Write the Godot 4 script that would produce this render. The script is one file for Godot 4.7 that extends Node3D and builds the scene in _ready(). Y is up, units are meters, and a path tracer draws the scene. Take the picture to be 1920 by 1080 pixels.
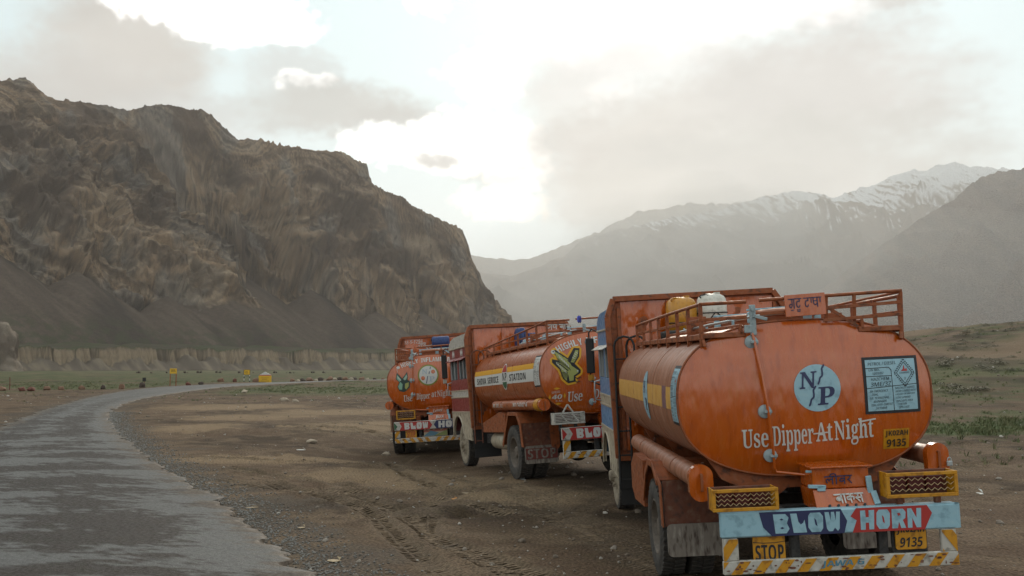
extends Node3D
# Three orange fuel tankers parked on a dirt lay-by beside a curving mountain road.

const CAM_H := 2.2
const FOC := 1850.0          # focal length, in widths of one 1920th of the picture
const DEPTH_END := 30000.0
var rng := RandomNumberGenerator.new()
var mats := {}
var truck_frames: Array[Transform3D] = []
var n_macro := noise(11, 0.05, 4)
var n_fine := noise(12, 0.9, 3)
var n_patch := noise(13, 0.16, 4)
var n_grass := noise(14, 0.035, 4)
var n_streak := noise(15, 0.5, 3)
var road_l := PackedFloat32Array()
var road_r := PackedFloat32Array()

func noise(sd: int, freq: float, oct := 3, ridged := false) -> FastNoiseLite:
	var n := FastNoiseLite.new()
	n.seed = sd
	n.frequency = freq
	n.noise_type = FastNoiseLite.TYPE_SIMPLEX_SMOOTH
	n.fractal_type = FastNoiseLite.FRACTAL_RIDGED if ridged else FastNoiseLite.FRACTAL_FBM
	n.fractal_octaves = oct
	return n

func lin(r: float, g: float, b: float) -> Color:
	return Color(r, g, b)

func srgb(r: float, g: float, b: float) -> Color:
	return Color(r / 255.0, g / 255.0, b / 255.0)

# ------------------------------------------------------------------ mesh builder
class MB:
	var v := PackedVector3Array()
	var n := PackedVector3Array()
	var c := PackedColorArray()
	var col := Color(1, 1, 1)
	var use_c := false
	func tri(a: Vector3, b: Vector3, d: Vector3, na: Vector3, nb: Vector3, nd: Vector3) -> void:
		var g := (b - a).cross(d - a)
		if g.length_squared() < 1e-16:
			return
		if g.dot(na + nb + nd) > 0.0:
			v.append(a); v.append(d); v.append(b)
			n.append(na); n.append(nd); n.append(nb)
		else:
			v.append(a); v.append(b); v.append(d)
			n.append(na); n.append(nb); n.append(nd)
		for i in 3:
			c.append(col)
	func quad(a: Vector3, b: Vector3, d: Vector3, e: Vector3, out: Vector3) -> void:
		var g := (b - a).cross(d - a).normalized()
		if g == Vector3.ZERO:
			g = (d - a).cross(e - a).normalized()
		if g.dot(out) < 0:
			g = -g
		tri(a, b, d, g, g, g)
		tri(a, d, e, g, g, g)
	func box(at: Vector3, s: Vector3, b := Basis(), bev := 0.006) -> void:
		var h := s * 0.5
		var k := minf(bev, minf(h.x, minf(h.y, h.z)) * 0.45)
		var ax: Array[Vector3] = [Vector3(1, 0, 0), Vector3(0, 1, 0), Vector3(0, 0, 1)]
		for i in 3:
			var j := (i + 1) % 3
			var l := (i + 2) % 3
			for sg: float in [-1.0, 1.0]:
				var o := ax[i] * h[i] * sg
				var u := ax[j] * (h[j] - k)
				var w := ax[l] * (h[l] - k)
				quad(at + b * (o - u - w), at + b * (o + u - w), at + b * (o + u + w), at + b * (o - u + w), b * (ax[i] * sg))
				if k <= 0.0:
					continue
				for sh: float in [-1.0, 1.0]:
					var o1 := ax[i] * h[i] * sg + ax[j] * (h[j] - k) * sh
					var o2 := ax[i] * (h[i] - k) * sg + ax[j] * h[j] * sh
					quad(at + b * (o1 - w), at + b * (o1 + w), at + b * (o2 + w), at + b * (o2 - w), b * (ax[i] * sg + ax[j] * sh))
		if k > 0.0:
			for sx: float in [-1.0, 1.0]:
				for sy: float in [-1.0, 1.0]:
					for sz: float in [-1.0, 1.0]:
						var s3 := Vector3(sx, sy, sz)
						var pa := Vector3(h.x, h.y - k, h.z - k) * s3
						var pb := Vector3(h.x - k, h.y, h.z - k) * s3
						var pd := Vector3(h.x - k, h.y - k, h.z) * s3
						var nn := (b * s3).normalized()
						tri(at + b * pa, at + b * pb, at + b * pd, nn, nn, nn)
	func bar(a: Vector3, d: Vector3, w: float, t: float, up := Vector3.UP, bev := 0.004) -> void:
		var z := (d - a)
		var l := z.length()
		if l < 1e-5:
			return
		z /= l
		var x := up.cross(z)
		if x.length() < 0.01:
			x = Vector3.RIGHT.cross(z)
		x = x.normalized()
		box((a + d) * 0.5, Vector3(w, t, l), Basis(x, z.cross(x), z), bev)
	func tube(path: PackedVector3Array, r: float, sides := 8, r_end := -1.0) -> void:
		var m := path.size()
		var prev := PackedVector3Array()
		var prevn := PackedVector3Array()
		var x := Vector3.ZERO
		for i in m:
			var t := (path[mini(i + 1, m - 1)] - path[maxi(i - 1, 0)]).normalized()
			if x == Vector3.ZERO:
				x = t.cross(Vector3.UP if absf(t.y) < 0.9 else Vector3.RIGHT).normalized()
			x = (x - t * x.dot(t)).normalized()
			var y := t.cross(x)
			var rr := r if r_end < 0.0 else lerpf(r, r_end, float(i) / (m - 1))
			var ring := PackedVector3Array()
			var rn := PackedVector3Array()
			for k in sides:
				var a := TAU * k / sides
				var d := x * cos(a) + y * sin(a)
				ring.append(path[i] + d * rr)
				rn.append(d)
			if i > 0:
				for k in sides:
					var k2 := (k + 1) % sides
					tri(prev[k], prev[k2], ring[k2], prevn[k], prevn[k2], rn[k2])
					tri(prev[k], ring[k2], ring[k], prevn[k], rn[k2], rn[k])
			if i == 0 or i == m - 1:
				var o := -t if i == 0 else t
				for k in sides:
					tri(path[i], ring[k], ring[(k + 1) % sides], o, o, o)
			prev = ring
			prevn = rn
	func cyl(a: Vector3, d: Vector3, r: float, sides := 14, r2 := -1.0) -> void:
		tube(PackedVector3Array([a, d]), r, sides, r2)
	# profile: x = distance from the axis, y = along the axis
	func lathe(prof: PackedVector2Array, xf: Transform3D, segs := 32, smooth := true) -> void:
		for i in prof.size() - 1:
			var e := prof[i + 1] - prof[i]
			var nn := Vector2(e.y, -e.x).normalized()
			var na := nn
			var nb := nn
			if smooth:
				if i > 0:
					var e0 := prof[i] - prof[i - 1]
					var m0 := Vector2(e0.y, -e0.x).normalized()
					if m0.dot(nn) > 0.75:
						na = (m0 + nn).normalized()
				if i < prof.size() - 2:
					var e2 := prof[i + 2] - prof[i + 1]
					var m2 := Vector2(e2.y, -e2.x).normalized()
					if m2.dot(nn) > 0.75:
						nb = (m2 + nn).normalized()
			for k in segs:
				var a := TAU * k / segs
				var b := TAU * (k + 1) / segs
				var da := Vector3(cos(a), 0, sin(a))
				var db := Vector3(cos(b), 0, sin(b))
				var p0 := xf * (da * prof[i].x + Vector3(0, prof[i].y, 0))
				var p1 := xf * (db * prof[i].x + Vector3(0, prof[i].y, 0))
				var p2 := xf * (db * prof[i + 1].x + Vector3(0, prof[i + 1].y, 0))
				var p3 := xf * (da * prof[i + 1].x + Vector3(0, prof[i + 1].y, 0))
				var n0 := xf.basis * (da * na.x + Vector3(0, na.y, 0))
				var n1 := xf.basis * (db * na.x + Vector3(0, na.y, 0))
				var n2 := xf.basis * (db * nb.x + Vector3(0, nb.y, 0))
				var n3 := xf.basis * (da * nb.x + Vector3(0, nb.y, 0))
				tri(p0, p1, p2, n0, n1, n2)
				tri(p0, p2, p3, n0, n2, n3)
	# polygon in the xy plane of xf, from z = 0 to z = depth
	func prism(poly: PackedVector2Array, depth: float, xf := Transform3D()) -> void:
		var ix := Geometry2D.triangulate_polygon(poly)
		var zf := xf.basis.z.normalized()
		var d := Vector3(0, 0, depth)
		for i in range(0, ix.size(), 3):
			var a := Vector3(poly[ix[i]].x, poly[ix[i]].y, 0)
			var b := Vector3(poly[ix[i + 1]].x, poly[ix[i + 1]].y, 0)
			var e := Vector3(poly[ix[i + 2]].x, poly[ix[i + 2]].y, 0)
			tri(xf * a, xf * b, xf * e, -zf, -zf, -zf)
			tri(xf * (a + d), xf * (b + d), xf * (e + d), zf, zf, zf)
		var area := 0.0
		for i in poly.size():
			area += poly[i].cross(poly[(i + 1) % poly.size()])
		for i in poly.size():
			var p := poly[i]
			var q := poly[(i + 1) % poly.size()]
			var e := q - p
			var o := Vector3(e.y, -e.x, 0) * signf(area)
			var a := Vector3(p.x, p.y, 0)
			var b := Vector3(q.x, q.y, 0)
			quad(xf * a, xf * b, xf * (b + d), xf * (a + d), xf.basis * o)
	func done(mat: Material) -> ArrayMesh:
		var arr := []
		arr.resize(Mesh.ARRAY_MAX)
		arr[Mesh.ARRAY_VERTEX] = v
		arr[Mesh.ARRAY_NORMAL] = n
		if use_c:
			arr[Mesh.ARRAY_COLOR] = c
		var m := ArrayMesh.new()
		m.add_surface_from_arrays(Mesh.PRIMITIVE_TRIANGLES, arr)
		m.surface_set_material(0, mat)
		return m

func put(called: String, mb: MB, mat: Material, parent: Node3D, label := "") -> MeshInstance3D:
	var o := MeshInstance3D.new()
	o.name = called
	if mb.v.size() > 0:
		o.mesh = mb.done(mat)
	if label:
		o.set_meta("label", label)
	parent.add_child(o, true)
	return o

# the separate pieces of a mesh as parts of their own, all under the same name
func put_each(called: String, mb: MB, mat: Material, parent: Node3D) -> void:
	var ids := {}
	var up := PackedInt32Array()
	var vid := PackedInt32Array()
	for p in mb.v:
		var key := Vector3i((p * 4000.0).round())
		if not ids.has(key):
			ids[key] = up.size()
			up.append(up.size())
		vid.append(ids[key])
	var find := func(i: int) -> int:
		while up[i] != i:
			i = up[i]
		return i
	for i in range(0, vid.size(), 3):
		var a: int = find.call(vid[i])
		for k in 2:
			var b: int = find.call(vid[i + k + 1])
			up[b] = a
	var groups := {}
	for i in range(0, vid.size(), 3):
		var a: int = find.call(vid[i])
		if not groups.has(a):
			groups[a] = MB.new()
		var g: MB = groups[a]
		for k in 3:
			g.v.append(mb.v[i + k])
			g.n.append(mb.n[i + k])
	for a: int in groups:
		put(called, groups[a], mat, parent)

func thing(called: String, label: String, category: String, at := Transform3D(), group := "") -> Node3D:
	var o := Node3D.new()
	o.name = called
	o.transform = at
	tag(o, label, category, group)
	add_child(o, true)
	return o

func tag(o: Node, label: String, category: String, group := "") -> void:
	o.set_meta("label", label)
	o.set_meta("category", category)
	if group:
		o.set_meta("group", group)

# a regular grid of points as one smooth sheet
func sheet(pts: PackedVector3Array, cols: int, colors: PackedColorArray, mat: Material, side := Vector3.UP) -> ArrayMesh:
	var rows := pts.size() / cols
	var nrm := PackedVector3Array()
	nrm.resize(pts.size())
	for i in rows:
		var i0 := maxi(i - 1, 0) * cols
		var i1 := mini(i + 1, rows - 1) * cols
		for j in cols:
			var g := (pts[i1 + j] - pts[i0 + j]).cross(pts[i * cols + mini(j + 1, cols - 1)] - pts[i * cols + maxi(j - 1, 0)])
			nrm[i * cols + j] = g.normalized() if g.length_squared() > 1e-12 else side
	var mid := (rows / 2) * cols + cols / 2
	var flip := nrm[mid].dot(side) < 0.0
	if flip:
		for i in nrm.size():
			nrm[i] = -nrm[i]
	var ix := PackedInt32Array()
	ix.resize((rows - 1) * (cols - 1) * 6)
	var k := 0
	for i in rows - 1:
		for j in cols - 1:
			var a := i * cols + j
			var b := a + 1
			var d := a + cols
			var e := d + 1
			if flip:
				ix[k] = a; ix[k + 1] = d; ix[k + 2] = b; ix[k + 3] = b; ix[k + 4] = d; ix[k + 5] = e
			else:
				ix[k] = a; ix[k + 1] = b; ix[k + 2] = d; ix[k + 3] = b; ix[k + 4] = e; ix[k + 5] = d
			k += 6
	var arr := []
	arr.resize(Mesh.ARRAY_MAX)
	arr[Mesh.ARRAY_VERTEX] = pts
	arr[Mesh.ARRAY_NORMAL] = nrm
	arr[Mesh.ARRAY_COLOR] = colors
	arr[Mesh.ARRAY_INDEX] = ix
	var m := ArrayMesh.new()
	m.add_surface_from_arrays(Mesh.PRIMITIVE_TRIANGLES, arr)
	m.surface_set_material(0, mat)
	return m

func structure(called: String, mesh: Mesh) -> MeshInstance3D:
	var o := MeshInstance3D.new()
	o.name = called
	o.mesh = mesh
	o.set_meta("kind", "structure")
	add_child(o, true)
	return o

# ------------------------------------------------------------------ materials
func plain(c: Color, rough := 0.6, metal := 0.0) -> StandardMaterial3D:
	var m := StandardMaterial3D.new()
	m.albedo_color = c
	m.roughness = rough
	m.metallic = metal
	return m

func ntex(sd: int, freq: float, cols: Array, offs: Array, size := 512, oct := 4, normal := false) -> NoiseTexture2D:
	var t := NoiseTexture2D.new()
	t.width = size
	t.height = size
	t.seamless = true
	t.noise = noise(sd, freq, oct)
	t.as_normal_map = normal
	if not normal:
		var g := Gradient.new()
		g.offsets = PackedFloat32Array(offs)
		g.colors = PackedColorArray(cols)
		t.color_ramp = g
	return t

# worn paint: a colour that wanders between three tones, wandering gloss and a little unevenness
func paint(called: String, a: Color, b: Color, d: Color, rough: Vector2, sd: int, sc := Vector3(0.7, 0.7, 0.7), bump := 0.4, coat := 0.0) -> StandardMaterial3D:
	var m := StandardMaterial3D.new()
	m.resource_name = called
	m.albedo_texture = ntex(sd, 0.012, [a, b, b, d], [0.12, 0.42, 0.62, 0.95], 512, 5)
	m.uv1_triplanar = true
	m.uv1_scale = sc
	m.roughness = 1.0
	m.roughness_texture = ntex(sd + 1, 0.02, [Color(rough.x, rough.x, rough.x), Color(rough.y, rough.y, rough.y)], [0.25, 0.8], 512, 5)
	m.roughness_texture_channel = BaseMaterial3D.TEXTURE_CHANNEL_RED
	if bump > 0.0:
		m.heightmap_enabled = true
		m.heightmap_scale = bump
		m.heightmap_texture = ntex(sd + 2, 0.008, [Color.BLACK, Color.WHITE], [0.0, 1.0], 512, 3)
	if coat > 0.0:
		m.clearcoat_enabled = true
		m.clearcoat = coat
		m.clearcoat_roughness = 0.12
	return m

func earth(called: String, sd: int, scale: float, lo: float, bump: float, rough := 0.95) -> StandardMaterial3D:
	var m := StandardMaterial3D.new()
	m.resource_name = called
	m.vertex_color_use_as_albedo = true
	m.roughness = rough
	m.metallic_specular = 0.22
	m.uv1_triplanar = true
	m.uv1_world_triplanar = true
	m.uv1_scale = Vector3(scale, scale, scale)
	m.albedo_texture = ntex(sd, 0.03, [Color(lo, lo, lo), Color(0.9, 0.9, 0.9), Color(1, 1, 1)], [0.2, 0.6, 0.85], 1024, 6)
	if bump > 0.0:
		m.heightmap_enabled = true
		m.heightmap_scale = bump
		m.heightmap_texture = ntex(sd + 1, 0.03, [Color.BLACK, Color.WHITE], [0.1, 0.9], 1024, 6)
	return m

func make_materials() -> void:
	mats.orange = paint("orange paint", srgb(156, 68, 11), srgb(176, 81, 15), srgb(176, 90, 28), Vector2(0.14, 0.36), 101, Vector3(1.3, 0.4, 0.6), 1.5, 0.8)
	mats.dusty = paint("dusty orange paint", srgb(116, 72, 48), srgb(144, 92, 66), srgb(158, 116, 94), Vector2(0.38, 0.6), 111, Vector3(0.9, 0.12, 0.9), 0.5)
	mats.rust = paint("old orange paint", srgb(84, 46, 24), srgb(134, 68, 28), srgb(140, 86, 54), Vector2(0.45, 0.75), 121, Vector3(1.3, 1.3, 1.3), 0.4)
	mats.mud = paint("muddy brown sheet", srgb(70, 46, 36), srgb(104, 60, 42), srgb(122, 98, 80), Vector2(0.6, 0.9), 131, Vector3(1.2, 1.2, 1.2), 0.3)
	mats.flap = paint("worn white flap", srgb(78, 66, 58), srgb(124, 114, 104), srgb(156, 148, 138), Vector2(0.6, 0.9), 141, Vector3(2.5, 0.7, 2.5), 0.3)
	mats.black = paint("dark chassis", srgb(26, 25, 25), srgb(40, 37, 35), srgb(66, 58, 52), Vector2(0.5, 0.9), 151, Vector3(1.5, 1.5, 1.5), 0.2)
	mats.tyre = paint("dusty rubber", srgb(40, 38, 36), srgb(62, 57, 52), srgb(104, 95, 84), Vector2(0.75, 0.95), 161, Vector3(1.5, 1.5, 1.5), 0.2)
	mats.paletyre = paint("mud caked rubber", srgb(104, 92, 78), srgb(140, 128, 110), srgb(156, 146, 128), Vector2(0.8, 0.95), 171, Vector3(1.5, 1.5, 1.5), 0.2)
	mats.cream = paint("dirty cream paint", srgb(118, 106, 90), srgb(164, 152, 132), srgb(178, 170, 152), Vector2(0.35, 0.6), 181, Vector3(0.8, 0.8, 0.8), 0.3)
	mats.maroon = paint("maroon paint", srgb(96, 38, 38), srgb(126, 52, 50), srgb(140, 78, 72), Vector2(0.3, 0.55), 191, Vector3(1, 1, 1), 0.2)
	mats.blue = paint("faded blue paint", srgb(66, 96, 132), srgb(86, 122, 160), srgb(126, 148, 164), Vector2(0.3, 0.55), 201, Vector3(1.2, 1.2, 1.2), 0.2)
	mats.pale = paint("pale blue enamel", srgb(118, 150, 162), srgb(140, 174, 186), srgb(150, 180, 188), Vector2(0.3, 0.5), 211, Vector3(1.5, 1.5, 1.5), 0.15)
	mats.yellow = paint("yellow paint", srgb(140, 92, 10), srgb(184, 126, 14), srgb(188, 138, 36), Vector2(0.35, 0.6), 221, Vector3(1.5, 1.5, 1.5), 0.15)
	mats.white = paint("white paint", srgb(130, 124, 114), srgb(174, 168, 158), srgb(186, 182, 174), Vector2(0.4, 0.65), 231, Vector3(1.5, 1.5, 1.5), 0.15)
	mats.navy = plain(srgb(34, 40, 78), 0.45)
	mats.red = plain(srgb(160, 42, 36), 0.45)
	mats.ink = plain(srgb(26, 26, 30), 0.6)
	mats.letter = plain(srgb(190, 188, 182), 0.5)
	mats.faint = plain(srgb(186, 140, 116), 0.7)
	mats.green = plain(srgb(52, 88, 60), 0.55)
	mats.olive = plain(srgb(150, 150, 82), 0.55)
	mats.gold = plain(srgb(206, 148, 20), 0.55)
	mats.leaf = plain(srgb(112, 120, 24), 0.55)
	mats.steel = plain(srgb(168, 172, 172), 0.4, 0.7)
	mats.wire = plain(srgb(176, 150, 110), 0.5, 0.4)
	mats.glass = plain(srgb(28, 34, 36), 0.08)
	mats.rubber = plain(srgb(36, 34, 33), 0.8)
	mats.lamp = plain(srgb(74, 20, 16), 0.3)
	mats.clamp = paint("weathered zinc", srgb(110, 122, 124), srgb(142, 154, 156), srgb(160, 166, 164), Vector2(0.4, 0.6), 261, Vector3(3, 3, 3), 0.1)
	mats.rim = paint("dusty grey rim", srgb(60, 52, 46), srgb(92, 82, 72), srgb(120, 108, 94), Vector2(0.6, 0.85), 271, Vector3(2, 2, 2), 0.1)
	mats.oldred = plain(srgb(104, 44, 36), 0.7)
# ------------------------------------------------------------------ lettering and painted marks
# p is a point of the flat design in metres; a place turns it into a point of the surface that it is painted on
func on_end(p: Vector2, off: float) -> Vector3:
	return Vector3(p.x, p.y, end_z(p.x, p.y) + off)
func on_side(p: Vector2, off: float) -> Vector3:
	var t := clampf(absf((p.y - TY) / TB), 0.0, 0.995)
	return Vector3(-TA * pow(1.0 - pow(t, TP), 1.0 / TP) - off, p.y, p.x)
func on_plane(p: Vector2, off: float, z: float) -> Vector3:
	return Vector3(p.x, p.y, z + off)

func lay(mb: MB, tris: PackedVector2Array, place: Callable, off: float, longest := 0.22) -> void:
	for i in range(0, tris.size(), 3):
		lay_tri(mb, tris[i], tris[i + 1], tris[i + 2], place, off, longest, 0)

func lay_tri(mb: MB, a: Vector2, b: Vector2, d: Vector2, place: Callable, off: float, longest: float, depth: int) -> void:
	var ab := a.distance_to(b)
	var bd := b.distance_to(d)
	var da := d.distance_to(a)
	var m := maxf(ab, maxf(bd, da))
	if m > longest and depth < 8:
		if m == ab:
			var q := (a + b) * 0.5
			lay_tri(mb, a, q, d, place, off, longest, depth + 1)
			lay_tri(mb, q, b, d, place, off, longest, depth + 1)
		elif m == bd:
			var q := (b + d) * 0.5
			lay_tri(mb, a, b, q, place, off, longest, depth + 1)
			lay_tri(mb, a, q, d, place, off, longest, depth + 1)
		else:
			var q := (d + a) * 0.5
			lay_tri(mb, a, b, q, place, off, longest, depth + 1)
			lay_tri(mb, q, b, d, place, off, longest, depth + 1)
		return
	var pa: Vector3 = place.call(a, off)
	var pb: Vector3 = place.call(b, off)
	var pd: Vector3 = place.call(d, off)
	var ns: Array[Vector3] = []
	for p: Vector2 in [a, b, d]:
		var o: Vector3 = place.call(p, off)
		var u: Vector3 = place.call(p + Vector2(0.01, 0), off)
		var w: Vector3 = place.call(p + Vector2(0, 0.01), off)
		ns.append((u - o).cross(w - o).normalized())
	mb.tri(pa, pb, pd, ns[0], ns[1], ns[2])

func poly_tris(p: PackedVector2Array) -> PackedVector2Array:
	var out := PackedVector2Array()
	for i in Geometry2D.triangulate_polygon(p):
		out.append(p[i])
	return out

func rect_poly(x0: float, y0: float, x1: float, y1: float) -> PackedVector2Array:
	return PackedVector2Array([Vector2(x0, y0), Vector2(x1, y0), Vector2(x1, y1), Vector2(x0, y1)])

func disc_poly(at: Vector2, rx: float, ry: float, k := 28) -> PackedVector2Array:
	var p := PackedVector2Array()
	for i in k:
		p.append(at + Vector2(cos(TAU * i / k) * rx, sin(TAU * i / k) * ry))
	return p

func pts(a: Array, sc := Vector2.ONE, at := Vector2.ZERO, shear := 0.0) -> PackedVector2Array:
	var p := PackedVector2Array()
	for i in range(0, a.size(), 2):
		p.append(at + Vector2((a[i] + shear * a[i + 1]) * sc.x, a[i + 1] * sc.y))
	return p

# brush strokes of a given width
func stroke_tris(line: PackedVector2Array, w: float) -> PackedVector2Array:
	var out := PackedVector2Array()
	for i in line.size() - 1:
		var d := (line[i + 1] - line[i])
		if d.length() < 1e-5:
			continue
		var o := d.normalized().orthogonal() * w * 0.5
		out.append_array(PackedVector2Array([line[i] - o, line[i + 1] - o, line[i + 1] + o, line[i] - o, line[i + 1] + o, line[i] + o]))
	for p in line:
		for k in 6:
			out.append_array(PackedVector2Array([p, p + Vector2.from_angle(TAU * k / 6) * w * 0.5, p + Vector2.from_angle(TAU * (k + 1) / 6) * w * 0.5]))
	return out

var fonts := {}
func type_tris(s: String, face: String) -> PackedVector2Array:
	if not fonts.has(face):
		var f := SystemFont.new()
		var bold := face.ends_with("!")
		f.font_names = PackedStringArray([face.trim_suffix("!")])
		if bold:
			f.font_weight = 700
		fonts[face] = f
	var tm := TextMesh.new()
	tm.font = fonts[face]
	tm.text = s
	tm.font_size = 48
	tm.pixel_size = 0.01
	tm.depth = 0.0
	tm.curve_step = 1.5
	var out := PackedVector2Array()
	var arr := tm.get_mesh_arrays()
	var vs: PackedVector3Array = arr[Mesh.ARRAY_VERTEX]
	var ix: PackedInt32Array = arr[Mesh.ARRAY_INDEX] if arr[Mesh.ARRAY_INDEX] != null else PackedInt32Array(range(vs.size()))
	for i in ix:
		out.append(Vector2(vs[i].x, vs[i].y))
	return out

# lettering fitted into a box w by h round the point at
func words(mb: MB, s: String, face: String, at: Vector2, w: float, h: float, place: Callable, off := 0.006, turn := 0.0, shear := 0.0) -> void:
	var t := type_tris(s, face)
	if t.is_empty():
		return
	var lo := t[0]
	var hi := t[0]
	for p in t:
		lo = lo.min(p)
		hi = hi.max(p)
	var sc := Vector2(w / maxf(hi.x - lo.x, 1e-4), h / maxf(hi.y - lo.y, 1e-4))
	for i in t.size():
		var q := (t[i] - (lo + hi) * 0.5) * sc
		q.x += q.y * shear
		t[i] = at + q.rotated(turn)
	lay(mb, t, place, off, 0.3)

# lettering that follows the upper edge of the tank end
func arc_words(mb: MB, s: String, x0: float, x1: float, h: float, drop: float) -> void:
	var wide := {"I": 0.45, " ": 0.8, "M": 1.3, "-": 0.6}
	var total := 0.0
	for ch in s:
		total += wide.get(ch, 1.0)
	var x := x0
	var step := (x1 - x0) / total
	for ch in s:
		var w: float = wide.get(ch, 1.0) * step
		if ch != " ":
			var xm := x + w * 0.5
			var y := tank_y(xm) - drop
			var sl := atan2(tank_y(xm + 0.05) - tank_y(xm - 0.05), 0.1)
			words(mb, ch, "Droid Sans!", Vector2(xm, y), w * 0.82, h, on_end, 0.006, sl)
		x += w

# block letters of the bumper boards: outline, then the cuts in the colour of the board
const BLOCK := {
	"B": [[0, 1, 0.8, 1, 1, 0.8, 0.86, 0.52, 1, 0.22, 0.8, 0, 0.08, 0], [[0.4, 0.72, 0.55, 0.78, 0.66, 0.7, 0.52, 0.67], [0.4, 0.28, 0.55, 0.34, 0.68, 0.27, 0.52, 0.22]]],
	"L": [[0, 1, 0.42, 1, 0.5, 0.56, 0.64, 0.42, 0.8, 0.5, 0.9, 0.66, 1, 0, 0.14, 0], []],
	"O": [[0.05, 0.85, 0.2, 1, 0.82, 1, 1, 0.8, 0.95, 0.18, 0.78, 0, 0.2, 0, 0, 0.25], [[0.42, 0.72, 0.54, 0.62, 0.6, 0.28, 0.47, 0.38]]],
	"W": [[0, 1, 0.28, 1, 0.36, 0.55, 0.42, 1, 0.62, 1, 0.68, 0.55, 0.76, 1, 1, 1, 0.9, 0.12, 0.78, 0, 0.6, 0.18, 0.45, 0, 0.2, 0, 0.08, 0.15], []],
	"H": [[0, 1, 0.36, 1, 0.38, 0.64, 0.6, 0.64, 0.6, 1, 1, 1, 0.94, 0, 0.6, 0, 0.6, 0.36, 0.36, 0.36, 0.34, 0, 0, 0], []],
	"R": [[0, 1, 0.82, 1, 1, 0.82, 0.96, 0.52, 0.78, 0.42, 0.98, 0, 0.64, 0, 0.5, 0.34, 0.4, 0, 0, 0], [[0.38, 0.78, 0.56, 0.8, 0.64, 0.68, 0.46, 0.64]]],
	"N": [[0, 1, 0.3, 1, 0.64, 0.5, 0.66, 1, 1, 1, 0.94, 0, 0.62, 0, 0.34, 0.52, 0.32, 0, 0, 0], []],
}
func block_words(mb: MB, cut: MB, s: String, x0: float, y0: float, x1: float, y1: float, place: Callable, lean := 0.0) -> void:
	var w := (x1 - x0) / s.length()
	for i in s.length():
		var d: Array = BLOCK[s[i]]
		var at := Vector2(x0 + i * w, y0)
		var sc := Vector2(w * 0.9, y1 - y0)
		lay(mb, poly_tris(pts(d[0], sc, at, -lean)), place, 0.004)
		for h: Array in d[1]:
			lay(cut, poly_tris(pts(h, sc, at, -lean)), place, 0.006)

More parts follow.
